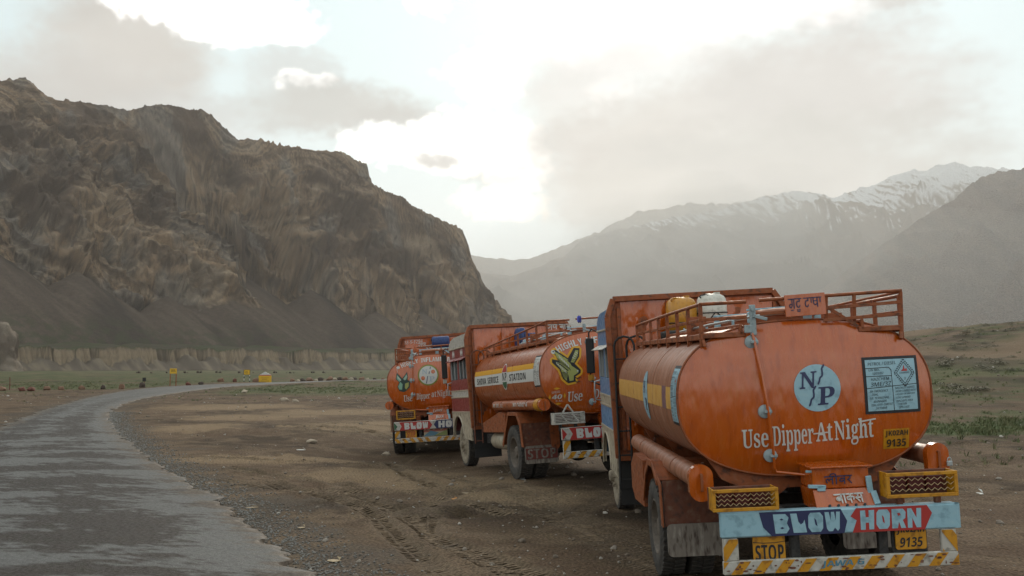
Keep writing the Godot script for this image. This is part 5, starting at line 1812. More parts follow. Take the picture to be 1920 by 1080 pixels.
func make_left_mountain() -> void:
	var p0 := Vector2(-624, -800)
	var t := Vector2(0.659, -0.752)
	var inw := Vector2(-0.752, -0.659)
	var n_spur := noise(41, 0.009, 3)
	var n_gully := noise(42, 0.012, 4, true)
	var n_rock := noise(43, 0.022, 5, true)
	var n_small := noise(44, 0.11, 4)
	var n_fold := noise(45, 0.0042, 2)
	var n_band := noise(46, 0.085, 5)
	var n_tone := noise(47, 0.009, 4)
	var n_scree := noise(48, 0.05, 3)
	var n_warp := noise(49, 0.013, 3)
	var n_line := noise(50, 0.13, 2, true)
	var n_block := noise(54, 0.026, 2)
	n_block.noise_type = FastNoiseLite.TYPE_CELLULAR
	n_block.cellular_return_type = FastNoiseLite.RETURN_CELL_VALUE
	var n_crack := noise(54, 0.05, 2)
	n_crack.noise_type = FastNoiseLite.TYPE_CELLULAR
	n_crack.cellular_return_type = FastNoiseLite.RETURN_DISTANCE2_SUB
	var ss := axis([-420.0, 3.0, -160.0, 1.7, 1020.0, 1.8, 1110.0, 1.8])
	var ws := axis([-14.0, 2.0, 0.0, 1.5, 50.0, 1.3, 340.0, 1.2, 470.0, 5.0, 900.0, 40.0])
	var g := PackedVector3Array()
	var c := PackedColorArray()
	g.resize(ss.size() * ws.size())
	c.resize(g.size())
	var k := 0
	for s in ss:
		var w0 := lerpf(320.0, 105.0, smoothstep(250.0, 1010.0, s))
		var foot := p0 + t * s
		var top := foot + inw * w0
		var hc := maxf(summit(LEFT_SKY, top.x, top.y), 6.0)
		var base := 19.0 - 8.0 * smoothstep(700.0, 1000.0, s)
		var rise := maxf(hc - base, 1.0)
		for w in ws:
			var x := foot.x + inw.x * w
			var z := foot.y + inw.y * w
			var u := w / w0
			var fade := clampf(1.0 - u, 0.0, 1.0)
			# ravines lean as they climb
			var drift := s + 0.75 * w + 38.0 * n_warp.get_noise_2d(s * 0.7, w * 0.9)
			var wr := 58.0 + 26.0 * n_spur.get_noise_2d(drift * 1.4, 0.0)
			var scree := minf(0.5 * w, 22.0 + 10.0 * n_scree.get_noise_2d(s * 0.3, 3.0)) * smoothstep(-14.0, 10.0, w)
			for f: Array in FANS:
				var ds: float = drift - f[0] - 0.75 * f[1] * 1.42
				var wa: float = f[1] * 1.42
				if absf(ds) < f[2] * 2.5:
					wr = maxf(wr, wr + (wa + 14.0 - wr) * exp(-pow(ds / f[2], 2.0)))
				var sa: float = s - f[0] + 6.0 * n_warp.get_noise_2d(s * 2.0, w * 2.0)
				if absf(sa) < 260.0:
					var dist := sqrt(sa * sa + (wa - w) * (wa - w)) if w < wa + 30.0 else 999.0
					scree = maxf(scree, f[1] * 1.04 - 0.68 * dist)
			scree += 0.8 * n_scree.get_noise_2d(s * 1.1, w * 0.25)
			wr = minf(wr, w0 * 0.8)
			var v := clampf((w - wr) / maxf(w0 - wr, 20.0), -0.3, 1.0)
			var rock := -5.0
			var e := 0.0
			if v > 0.0:
				e = pow(v, 0.80)
				rock = 10.0 + (rise - 10.0) * e
			# a rib and ravine pattern that leans across the face
			var rib := n_gully.get_noise_2d(drift * 0.8 + 0.25 * w, w * 0.10) - 0.25
			var is_rock := rock > scree
			var h := maxf(rock, scree)
			var px := x
			var pz := z
			if u > 1.0:
				h = rise - (w - w0) * 0.55 + 3.0 * n_small.get_noise_2d(s, w)
			elif u > 0.93:
				h += (11.0 * maxf(n_small.get_noise_2d(s * 0.9, 9.0), -0.2) * smoothstep(-0.2, 0.3, n_warp.get_noise_2d(s * 0.6, 80.0)) + 3.0 * maxf(n_rock.get_noise_2d(s * 2.5, 3.0), 0.0)) * (u - 0.93) / 0.07
			# strata bent into folds
			var fold := n_fold.get_noise_3d(x + 0.4 * h, h * 1.2, z)
			var q := h * 0.62 + 62.0 * fold + 0.3 * s
			var band := n_band.get_noise_2d(q, fold * 4.0)
			var line := n_line.get_noise_2d(q * 1.2, fold * 3.0)
			var tone := n_tone.get_noise_3d(x, h, z)
			var tone2 := n_tone.get_noise_3d(x * 1.7 + 300.0, h * 0.7, z * 1.7)
			if is_rock and u < 1.0:
				var keep := minf((rock - scree) / 12.0, 1.0) * minf(fade * 5.0 + 0.05, 1.0)
				var push := 33.0 * rib + 15.0 * (n_rock.get_noise_3d(x * 0.8, h * 0.8, z * 0.8) - 0.25) + 6.0 * n_small.get_noise_3d(x * 0.45, h * 0.45, z * 0.45) + 3.0 * n_small.get_noise_3d(x * 1.3, h * 1.3, z * 1.3) + 5.5 * band + 2.0 * line + 6.0 * n_block.get_noise_3d(x, h * 0.8, z) + 5.0 * n_crack.get_noise_3d(x, h * 0.7, z)
				push *= keep
				px -= inw.x * push * 0.85
				pz -= inw.y * push * 0.85
				h += push * 0.5
			else:
				h += 0.4 * n_small.get_noise_3d(x, h, z)
			fold = n_fold.get_noise_3d(px + 0.4 * h, h * 1.2, pz)
			q = h * 0.62 + 62.0 * fold + 0.3 * s
			band = n_band.get_noise_2d(q, fold * 4.0)
			line = n_line.get_noise_2d(q * 1.2, fold * 3.0)
			g[k] = Vector3(px, base + h * smoothstep(-14.0, 4.0, w) - 6.0 * (1.0 - smoothstep(-14.0, 0.0, w)), pz)
			var low := smoothstep(0.75, 0.25, h / rise)
			var cc := lin(0.26, 0.176, 0.118).lerp(lin(0.50, 0.34, 0.212), clampf(low * 0.7 + 0.6 * smoothstep(-0.15, 0.35, tone), 0, 1))
			cc = cc.lerp(lin(0.25, 0.23, 0.21), smoothstep(0.0, 0.35, tone2) * 0.7)
			cc = cc.lerp(lin(0.115, 0.078, 0.056), smoothstep(0.05, 0.3, band) * 0.62)
			cc = cc.lerp(lin(0.5, 0.39, 0.28), smoothstep(0.08, 0.35, -band) * 0.5)
			cc = cc.lerp(lin(0.07, 0.052, 0.042), smoothstep(0.34, 0.62, line) * 0.5)
			cc *= 1.0 + 0.4 * n_small.get_noise_3d(px * 2.2, h * 2.2, pz * 2.2)
			if not is_rock:
				cc = lin(0.13, 0.094, 0.072).lerp(lin(0.18, 0.134, 0.102), smoothstep(-0.1, 0.5, n_scree.get_noise_2d(s * 0.8 + 0.3 * w, w * 0.06)) * 0.8)
				cc = cc.lerp(lin(0.066, 0.05, 0.042), smoothstep(0.0, 0.4, n_tone.get_noise_2d(s * 0.9, 50.0 + w * 0.3)) * 0.85)
				cc *= 1.0 + 0.35 * n_small.get_noise_3d(x * 2.0, h * 2.0, z * 2.0)
				if w < 60.0:
					cc = cc.lerp(lin(0.085, 0.085, 0.048), smoothstep(60.0, 5.0, w) * smoothstep(-0.3, 0.3, n_scree.get_noise_2d(s, w)) * smoothstep(760.0, 300.0, s) * 0.9)
			elif rock - scree < 5.0:
				cc = cc.lerp(lin(0.125, 0.096, 0.076), 0.4)
			elif tone < -0.12 and h > rise * 0.45:
				cc = cc.lerp(lin(0.15, 0.102, 0.074), smoothstep(-0.12, -0.3, tone) * 0.8)
			c[k] = cc
			k += 1
	var m := earth("folded rock", 341, 0.03, 0.66, 110.0)
	structure("mountain", sheet(g, ws.size(), c, m))

func make_terrace() -> void:
	var p0 := Vector2(-624, -800)
	var t := Vector2(0.659, -0.752)
	var inw := Vector2(-0.752, -0.659)
	var n_flute := noise(51, 0.022, 3, true)
	var n_fine2 := noise(52, 0.1, 3)
	var n_edge := noise(53, 0.006, 3)
	var ss := axis([-420.0, 2.0, -200.0, 0.95, 1050.0, 1.2, 1250.0, 3.0])
	var ws := axis([0.0, 0.8, 34.0, 0.8, 60.0, 3.0, 140.0, 14.0])
	var g := PackedVector3Array()
	var c := PackedColorArray()
	for s in ss:
		var back := 128.0 + 16.0 * n_edge.get_noise_2d(s, 0.0)
		var hgt := (21.5 + 2.5 * n_edge.get_noise_2d(s * 2.0, 5.0)) * (1.0 - 0.25 * smoothstep(650.0, 1000.0, s)) * (0.82 + 0.18 * smoothstep(-60.0, 60.0, s))
		var sw := s + 26.0 * n_edge.get_noise_2d(s * 4.0, 60.0)
		var deep := 0.15 + 1.2 * absf(n_edge.get_noise_2d(s * 2.2, 90.0)) * 2.0
		var fl := n_flute.get_noise_2d(sw, 0.0) * 11.0 * deep + 2.6 * n_fine2.get_noise_2d(s, 0.0)
		hgt *= 1.0 + 0.16 * n_edge.get_noise_2d(s * 5.0, 33.0) + 0.05 * n_fine2.get_noise_2d(s * 0.6, 7.0)
		for w in ws:
			var p := p0 + t * s - inw * (back - w)
			var cut := 13.0 + fl * 1.3
			var h := 0.0
			var deb := clampf(w / 14.0, 0.0, 1.0) * hgt * (0.40 + 0.42 * n_edge.get_noise_2d(s * 6.0, 20.0) + 0.12 * n_flute.get_noise_2d(sw, 0.0))
			var wall := pow(clampf((w - cut + 1.5 * n_fine2.get_noise_2d(s * 0.7, w * 0.5)) / 5.2, 0.0, 1.0), 0.8)
			h = maxf(deb, hgt * wall * (0.97 + 0.03 * n_fine2.get_noise_2d(s * 1.5, w)))
			if wall >= 1.0:
				h = hgt + (w - cut - 5.2) * 0.05 + 0.5 * n_fine2.get_noise_2d(s * 0.3, w * 0.3)
			g.append(Vector3(p.x, -2.6 + h - 1.5 * float(w < 0.5), p.y))
			var layer := n_fine2.get_noise_2d(h * 4.0, s * 0.01)
			var cc := lin(0.4, 0.3, 0.2).lerp(lin(0.3, 0.225, 0.15), smoothstep(-0.2, 0.4, layer))
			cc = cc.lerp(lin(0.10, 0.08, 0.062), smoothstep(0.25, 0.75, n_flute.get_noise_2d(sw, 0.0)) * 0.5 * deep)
			if deb >= hgt * wall:
				cc = lin(0.165, 0.13, 0.1).lerp(lin(0.26, 0.205, 0.145), smoothstep(-0.1, 0.5, n_fine2.get_noise_2d(s * 0.8, w * 0.2)))
			if wall >= 1.0:
				cc = lin(0.1, 0.085, 0.055).lerp(lin(0.085, 0.09, 0.045), smoothstep(-0.2, 0.3, n_fine2.get_noise_2d(s * 0.2, w * 0.4)))
			c.append(cc)
	var m := earth("river silt", 361, 0.1, 0.7, 25.0)
	structure("river_terrace", sheet(g, ws.size(), c, m))

func make_range(called: String, prof: Array, a: Vector2, b: Vector2, depth: float, sd: int, ns: int, nw: int, snow_at: float, tone: Color, tone2: Color, rough: float) -> void:
	var t := (b - a) / (ns - 1)
	var along := (b - a).normalized()
	var inw := along.orthogonal()
	if inw.y > 0.0:
		inw = -inw
	var n_r := noise(sd, 0.0016 * 1500.0 / depth, 5, true)
	n_r.fractal_gain = 0.42
	var n_s := noise(sd + 1, 0.006 * 1500.0 / depth, 4)
	var n_t := noise(sd + 2, 0.02 * 1500.0 / depth, 3)
	var g := PackedVector3Array()
	var c := PackedColorArray()
	for i in ns:
		var foot := a + t * i
		var top := foot + inw * depth
		var hc := summit(prof, top.x, top.y)
		for j in nw:
			var u := 1.25 * j / (nw - 1.0)
			var p := foot + inw * depth * u
			var s := foot.distance_to(a)
			var r := n_r.get_noise_2d(s * 1.2 + 0.8 * depth * u, depth * u * 0.7)
			var e := pow(minf(u, 1.0), 1.1)
			var env := u * pow(1.0 - minf(u, 1.0), 1.3) * 5.0
			var h := hc * (e + rough * env * (r - 0.35) * 0.55) + hc * 0.018 * n_s.get_noise_2d(p.x * 2.0, p.y * 2.0)
			if u > 1.0:
				h = hc * (1.0 - (u - 1.0) * 1.4)
			elif u > 0.95:
				h += hc * 0.006 * n_t.get_noise_2d(s * 3.0, 0.0) * (u - 0.95) / 0.05
			g.append(Vector3(p.x, h - 30.0 * float(j == 0), p.y))
			var q := n_s.get_noise_2d(p.x, p.y + h * 2.0)
			var cc := tone.lerp(tone2, smoothstep(-0.3, 0.4, q))
			# snow lies high up, in streaks between the ribs
			var sn := (h - snow_at) / 420.0 + 1.0 * n_t.get_noise_2d(s * 1.6 + h * 1.1, h * 0.25 - s * 0.5) + 0.6 * n_t.get_noise_2d(s * 4.0 + h * 3.0, h * 0.8) + 0.5 * (0.35 - r)
			cc = cc.lerp(lin(0.8, 0.82, 0.85), smoothstep(0.1, 0.3, sn))
			c.append(cc)
	var m := earth(called + " rock", sd + 60, 0.004, 0.5, 900.0)
	structure(called, sheet(g, nw, c, m))

const SNOW_SKY := [600, 560, 890, 508, 960, 517, 1010, 500, 1060, 478, 1085, 455, 1130, 438, 1180, 425, 1260, 408, 1350, 393, 1420, 372, 1440, 366, 1500, 357, 1570, 368, 1640, 347, 1700, 321, 1745, 318, 1790, 305, 1850, 312, 1920, 318, 2000, 330, 2300, 330]
const SPUR_SKY := [1280, 690, 1400, 640, 1480, 590, 1560, 530, 1640, 470, 1700, 432, 1760, 392, 1800, 372, 1830, 345, 1868, 325, 1920, 317, 2000, 300, 2300, 270]
const FAR_SKY := [700, 470, 884, 477, 930, 484, 960, 487, 1000, 483, 1050, 462, 1090, 446, 1130, 430, 1200, 395, 1300, 380, 1600, 380]

func make_ranges() -> void:
	make_range("snowy_mountain", SNOW_SKY, Vector2(-900, -5300), Vector2(5000, -5300), 2700.0, 401, 640, 180, 1180.0, lin(0.15, 0.115, 0.095), lin(0.2, 0.15, 0.12), 0.75)
	make_range("mountain_spur", SPUR_SKY, Vector2(560, -3700), Vector2(3400, -3400), 1400.0, 421, 380, 140, 1250.0, lin(0.14, 0.11, 0.095), lin(0.19, 0.14, 0.11), 0.75)
	make_range("far_mountain", FAR_SKY, Vector2(-1700, -8600), Vector2(3800, -8600), 2200.0, 441, 300, 60, 4000.0, lin(0.17, 0.14, 0.12), lin(0.2, 0.16, 0.13), 0.6)
# ------------------------------------------------------------------ sky: air and clouds, as an even panorama
# clouds: azimuth, elevation, half width, half height in degrees, weight, brightness (red, green, blue)
const CLOUDS := [
	[-21.85, 16.99, 4.46, 3.24, 1, 0.7, 0.66, 0.61], [-24.91, 13.71, 5.67, 2.75, 0.9, 0.68, 0.64, 0.6], [-20.56, 19.98, 3.24, 1.62, 1, 1.25, 1.24, 1.22],
	[-16.74, 19.31, 4.05, 1.86, 1.2, 1.3, 1.3, 1.28], [-13.82, 18.65, 2.92, 0.97, 1, 1.3, 1.3, 1.28], [-16.74, 20.99, 2.83, 0.97, 0.8, 1.2, 1.2, 1.2],
	[-18.43, 13.88, 3.65, 1.3, 0.7, 0.66, 0.65, 0.63], [-12.99, 16.42, 2.43, 1.22, 0.6, 0.66, 0.65, 0.63], [-12.49, 16.09, 1.62, 0.45, 0.9, 1.1, 1.1, 1.08],
	[-10.52, 14.53, 4.86, 1.38, 0.9, 0.6, 0.59, 0.56], [-7.26, 14.2, 2.43, 0.57, 0.6, 0.58, 0.57, 0.55], [-1.45, 16.74, 2.11, 1.86, 1.3, 1.3, 1.3, 1.28],
	[-3.22, 16.66, 1.46, 0.49, 0.5, 1.1, 1.1, 1.1], [-4.83, 20.48, 1.3, 0.73, 0.8, 1.15, 1.15, 1.14], [-2.6, 12.73, 4.2, 1.9, 1.4, 1.45, 1.43, 1.38],
	[-6.85, 12.73, 3.24, 1.22, 1, 1.3, 1.3, 1.26], [0.4, 11.3, 2.3, 1.4, 1.2, 1.4, 1.38, 1.32], [-4.35, 11.76, 1.46, 0.45, 0.9, 0.6, 0.58, 0.55],
	[-0.8, 10.63, 2.59, 0.49, 0.5, 0.78, 0.75, 0.68], [-0.8, 9.17, 2.75, 0.89, 1, 1.2, 1.17, 1.08], [3.62, 14.53, 2.92, 3.65, 0.8, 0.92, 0.9, 0.86],
	[6.45, 19.6, 6.4, 2.6, 1.0, 1.02, 1.01, 1.0], [13.82, 19.9, 6.48, 1.5, 0.9, 1.01, 1.0, 0.99], [18, 19.48, 2.4, 0.9, 0.8, 1.01, 1.0, 0.99],
	[5.96, 15.84, 1.3, 0.81, 0.7, 1.2, 1.18, 1.14], [8.89, 16.4, 7.29, 2.4, 0.7, 0.98, 0.96, 0.94], [7.26, 12.08, 5.67, 2.43, 1.1, 0.74, 0.7, 0.66],
	[11.34, 13.71, 6.48, 2.43, 0.9, 0.8, 0.77, 0.73], [18, 15.35, 7.29, 3.24, 1.1, 0.76, 0.74, 0.72], [22.28, 20.31, 2.43, 1.3, 0.9, 0.7, 0.68, 0.65],
	[16.32, 11.27, 9.72, 2.43, 1, 0.7, 0.69, 0.66], [14.0, 9.0, 10.0, 2.6, 0.9, 0.74, 0.72, 0.69], [7.0, 9.6, 5.0, 1.8, 0.9, 0.8, 0.77, 0.72], [-20.0, 11.5, 5.0, 2.2, 0.8, 0.8, 0.79, 0.78],
]

func make_sky() -> PanoramaSkyMaterial:
	var w := 3072
	var h := 1536
	var n_a := noise(61, 1.0, 5)
	var n_b := noise(62, 2.4, 5)
	var coarse := 4
	var gw := w / coarse
	var gh := h / coarse
	var low := PackedVector3Array()
	low.resize((gw + 1) * (gh + 1))
	var sun := Vector3(0.12, 0.37, -0.92).normalized()
	for gy in gh + 1:
		var el := PI * (0.5 - float(gy) / gh)
		for gx in gw + 1:
			var az := TAU * float(gx % gw) / gw
			var d := Vector3(cos(el) * sin(az), sin(el), -cos(el) * cos(az))
			low[gy * (gw + 1) + gx] = sky_at(d, sun, n_a, n_b, false)
	var data := PackedFloat32Array()
	data.resize(w * h * 3)
	var k := 0
	for y in h:
		var el := PI * (0.5 - (y + 0.5) / h)
		var eld := rad_to_deg(el)
		var fine := eld > 2.0 and eld < 22.5
		for x in w:
			var azd := 360.0 * (x + 0.5) / w
			if azd > 180.0:
				azd -= 360.0
			var v: Vector3
			if fine and absf(azd) < 29.5:
				var az := deg_to_rad(azd)
				v = sky_at(Vector3(cos(el) * sin(az), sin(el), -cos(el) * cos(az)), sun, n_a, n_b, true)
			else:
				var fx := (x + 0.5) / coarse
				var fy := (y + 0.5) / coarse
				var ix := int(fx)
				var iy := int(fy)
				var i := iy * (gw + 1) + ix
				v = low[i].lerp(low[i + 1], fx - ix).lerp(low[i + gw + 1].lerp(low[i + gw + 2], fx - ix), fy - iy)
			data[k] = v.x
			data[k + 1] = v.y
			data[k + 2] = v.z
			k += 3
	var im := Image.create_from_data(w, h, false, Image.FORMAT_RGBF, data.to_byte_array())
	var m := PanoramaSkyMaterial.new()
	m.panorama = ImageTexture.create_from_image(im)
	return m

func sky_at(d: Vector3, sun: Vector3, n_a: FastNoiseLite, n_b: FastNoiseLite, view: bool) -> Vector3:
	if d.y <= 0.0:
		return Vector3(0.30, 0.27, 0.24)
	var p := d / (d.y + 0.25)
	# clear air: pale, warmer and brighter low down and towards the sun
	var toward := maxf(d.dot(sun), 0.0)
	var c := Vector3(0.74, 0.92, 0.96).lerp(Vector3(1.05, 1.03, 0.98), exp(-d.y * 7.0))
	c = c * (0.95 + 0.25 * toward * toward) + Vector3(1, 0.97, 0.91) * (0.06 * pow(toward, 14.0) + 0.3 * pow(toward, 90.0))
	var ahead := smoothstep(60.0, 25.0, absf(rad_to_deg(atan2(d.x, -d.z)))) * smoothstep(50.0, 22.0, rad_to_deg(asin(d.y)))
	c *= 1.0 - 0.16 * ahead
	var a := n_a.get_noise_3d(p.x * 1.5, p.z * 1.5, d.y)
	var b := n_b.get_noise_3d(p.x * 1.7 + 9.0, p.z * 1.7, d.y * 3.0)
	# broken cloud over the whole sky
	var cover := smoothstep(-0.12, 0.28, a + 0.35 * b)
	var az := rad_to_deg(atan2(d.x, -d.z))
	var el := rad_to_deg(asin(d.y))
	var inside := smoothstep(44.0, 29.0, absf(az)) * smoothstep(34.0, 22.0, el)
	var lit := smoothstep(-0.25, 0.35, b) 
	var tone := Vector3(1.0, 0.98, 0.95).lerp(Vector3(1.9, 1.87, 1.82), lit * (0.6 + 0.4 * toward))
	c = c.lerp(tone, cover * 0.85 * (1.0 - inside))
	if inside > 0.0:
		var wob := 2.2 * a + 1.1 * b
		var ax := az + 0.9 * b + 0.8 * n_b.get_noise_3d(az * 0.14, el * 0.2, 4.0)
		var ex := el + 0.5 * a + 0.5 * n_b.get_noise_3d(az * 0.16, el * 0.26, 14.0) + 0.45 * n_b.get_noise_3d(az * 0.5, el * 0.7, 30.0)
		var hf := n_b.get_noise_3d(az * 0.4, el * 0.6, 50.0)
		for q: Array in CLOUDS:
			var u: float = (ax - q[0]) / q[2]
			var v: float = (ex - q[1]) / q[3]
			var e := u * u + v * v
			if e < 2.4:
				var soft := 0.26 if q[5] > 1.0 and q[0] < 3.0 else 0.9
				var k := smoothstep(1.0 + soft, 1.0 - soft, e + 0.5 * b + (0.45 if soft < 0.3 else 0.2) * hf) * minf(q[4], 1.0) * inside
				c = c.lerp(Vector3(q[5], q[6], q[7]) * (1.0 + 0.10 * b) * (1.15 if q[5] > 1.0 else (0.88 if q[0] < -3.0 else 0.82)), k)
	return c
# ------------------------------------------------------------------ loose things
func at_truck(i: int, p: Vector3, turn := 0.0) -> Transform3D:
	return truck_frames[i] * Transform3D(Basis(Vector3.UP, turn), p)

func jerrycan(label: String, xf: Transform3D, w: float, h: float, body: Material, dark: bool) -> void:
	var root := thing("jerrycan", label, "jerrycan", xf)
	var mb := MB.new()
	# a soft box built of rounded rings
	var k := 32
	var lev := [[0.0, 0.80], [0.02, 0.93], [0.06, 1.0], [0.3, 0.98], [0.34, 0.95], [0.38, 0.99], [0.74, 1.0], [0.86, 0.95], [0.93, 0.84], [0.97, 0.66], [1.0, 0.4], [1.005, 0.0]]
	var prev := PackedVector3Array()
	var dp := w * 0.8
	for l: Array in lev:
		var ring := PackedVector3Array()
		for j in k:
			var a := TAU * j / k
			var ca := cos(a)
			var sa := sin(a)
			ring.append(Vector3(signf(ca) * pow(absf(ca), 0.55) * w * 0.5 * l[1], l[0] * h + 0.006 * n_fine.get_noise_2d(a * 2.0, l[0] * 5.0), signf(sa) * pow(absf(sa), 0.55) * dp * 0.5 * l[1]))
		if prev.size():
			for j in k:
				var j2 := (j + 1) % k
				var mid := (prev[j] + ring[j2]) * 0.5
				var c0 := Vector3(0, h * 0.5, 0)
				var f := func(p: Vector3) -> Vector3: return ((p - c0) * Vector3(1, 0.7, 1)).normalized()
				mb.tri(prev[j], prev[j2], ring[j2], f.call(prev[j]), f.call(prev[j2]), f.call(ring[j2]))
				mb.tri(prev[j], ring[j2], ring[j], f.call(prev[j]), f.call(ring[j2]), f.call(ring[j]))
		prev = ring
	put("can_body", mb, body, root)
	var hn := MB.new()
	var o := Vector3(-w * 0.27, h * 0.93, dp * 0.32)
	var lp := PackedVector3Array()
	for j in 13:
		var a := TAU * j / 12.0
		lp.append(o + Vector3(cos(a) * 0.06, sin(a) * 0.028, 0.012 * cos(a * 2)))
	hn.tube(lp, 0.009, 6)
	hn.box(o + Vector3(0.02, -0.04, 0.01), Vector3(0.03, 0.03, 0.02))
	put("can_handle", hn, mats.rubber if dark else body, root)
	var cp := MB.new()
	cp.cyl(Vector3(w * 0.2, h * 0.97, 0), Vector3(w * 0.2, h * 1.04, 0), 0.045, 16)
	put("can_cap", cp, body, root)
	var rp := MB.new()
	var band := PackedVector3Array()
	for j in k + 1:
		var a := TAU * j / k
		var ca := cos(a)
		var sa := sin(a)
		band.append(Vector3(signf(ca) * pow(absf(ca), 0.55) * w * 0.508, h * (0.52 if dark else 0.36), signf(sa) * pow(absf(sa), 0.55) * dp * 0.508))
	rp.tube(band, 0.008, 5)
	if dark:
		rp.tube(PackedVector3Array([Vector3(w * 0.05, h * 0.52, dp * 0.52), Vector3(-w * 0.2, h * 0.3, dp * 0.52), Vector3(-w * 0.48, h * 0.2, dp * 0.4)]), 0.008, 5)
		rp.tube(PackedVector3Array([Vector3(w * 0.12, h * 0.52, dp * 0.52), Vector3(w * 0.45, h * 0.25, dp * 0.45)]), 0.008, 5)
	put("rope", rp, mats.rubber, root)

func bundle(called: String, label: String, cat: String, xf: Transform3D, s: Vector3, m: Material, sd: int) -> void:
	var root := thing(called, label, cat, xf)
	var nn := noise(sd, 1.1, 3)
	var sp := SphereMesh.new()
	sp.radial_segments = 32
	sp.rings = 18
	var arr := sp.get_mesh_arrays()
	var vs: PackedVector3Array = arr[Mesh.ARRAY_VERTEX]
	for i in vs.size():
		var p := vs[i] * 2.0
		var e := Vector3(signf(p.x) * pow(absf(p.x), 0.6), signf(p.y) * pow(absf(p.y), 0.6), signf(p.z) * pow(absf(p.z), 0.6))
		e *= 1.0 + 0.13 * nn.get_noise_3dv(p * 1.6) + 0.05 * nn.get_noise_3dv(p * 5.0)
		vs[i] = e * s * 0.5 + Vector3(0, s.y * 0.5, 0)
	var st := SurfaceTool.new()
	arr[Mesh.ARRAY_VERTEX] = vs
	var am := ArrayMesh.new()
	am.add_surface_from_arrays(Mesh.PRIMITIVE_TRIANGLES, arr)
	st.create_from(am, 0)
	st.generate_normals()
	st.set_material(m)
	var o := MeshInstance3D.new()
	o.name = "cloth"
	o.mesh = st.commit()
	root.add_child(o, true)
	var rp := MB.new()
	for x: float in [-0.2, 0.22]:
		var lp := PackedVector3Array()
		for j in 17:
			var a := TAU * j / 16.0
			lp.append(Vector3(x * s.x, s.y * (0.5 + 0.5 * sin(a)), s.z * 0.5 * cos(a)))
		rp.tube(lp, 0.009, 5)
	put("rope", rp, mats.rubber, root)

var stone_shapes: Array[ArrayMesh] = []
func stone_mesh(sd: int) -> ArrayMesh:
	var nn := noise(500 + sd, 0.9, 3)
	var sp := SphereMesh.new()
	sp.radius = 0.5
	sp.height = 1.0
	sp.radial_segments = 14
	sp.rings = 8
	var arr := sp.get_mesh_arrays()
	var vs: PackedVector3Array = arr[Mesh.ARRAY_VERTEX]
	for i in vs.size():
		var p := vs[i]
		var q := p * (1.0 + 0.55 * nn.get_noise_3dv(p * 2.4))
		# flat broken faces
		for f in 4:
			var d := Vector3(sin(sd * 2.1 + f * 1.7), 0.4 + 0.5 * sin(sd + f), cos(sd * 1.3 + f * 2.3)).normalized()
			var e := q.dot(d) - 0.36
			if e > 0:
				q -= d * e * 0.85
		vs[i] = q
	arr[Mesh.ARRAY_VERTEX] = vs
	arr[Mesh.ARRAY_TEX_UV] = null
	arr[Mesh.ARRAY_TANGENT] = null
	var am := ArrayMesh.new()
	am.add_surface_from_arrays(Mesh.PRIMITIVE_TRIANGLES, arr)
	var st := SurfaceTool.new()
	st.create_from(am, 0)
	st.generate_normals()
	return st.commit()

func stone(called: String, label: String, cat: String, x: float, z: float, s: Vector3, m: Material, group := "") -> MeshInstance3D:
	if stone_shapes.is_empty():
		for k in 7:
			stone_shapes.append(stone_mesh(k))
	var o := MeshInstance3D.new()
	o.name = called
	o.mesh = stone_shapes[rng.randi() % 7]
	o.material_override = m
	o.transform = Transform3D(Basis(Vector3.UP, rng.randf() * TAU).scaled_local(s), Vector3(x, ground_y(x, z) + s.y * 0.28, z))
	tag(o, label, cat, group)
	add_child(o, true)
	return o

func sign_board(called: String, label: String, at: Vector3, turn: float, w: float, h: float, y0: float, post: Material, face: Callable) -> void:
	var root := thing(called, label, "sign", Transform3D(Basis(Vector3.UP, turn), at))
	var b := MB.new()
	b.box(Vector3(0, y0 + h / 2, 0), Vector3(w, h, 0.03), Basis(), 0.01)
	var board := put("board", b, mats.sign_yellow, root)
	for s: float in [-1.0, 1.0]:
		if post != null:
			var p := MB.new()
			p.box(Vector3(s * w * 0.42, y0 / 2 + 0.1 - 0.2, -0.05), Vector3(0.09, y0 + 0.6, 0.06))
			put("post", p, post, root)
		else:
			for k in 4:
				var p := MB.new()
				var seg := (y0 + 0.2) / 4.0
				p.box(Vector3(s * w * 0.42, seg * (k + 0.5) - 0.1, -0.05), Vector3(0.1, seg, 0.07))
				put("post_band", p, mats.letter if k % 2 == 1 else mats.ink, root)
	face.call(board, y0)

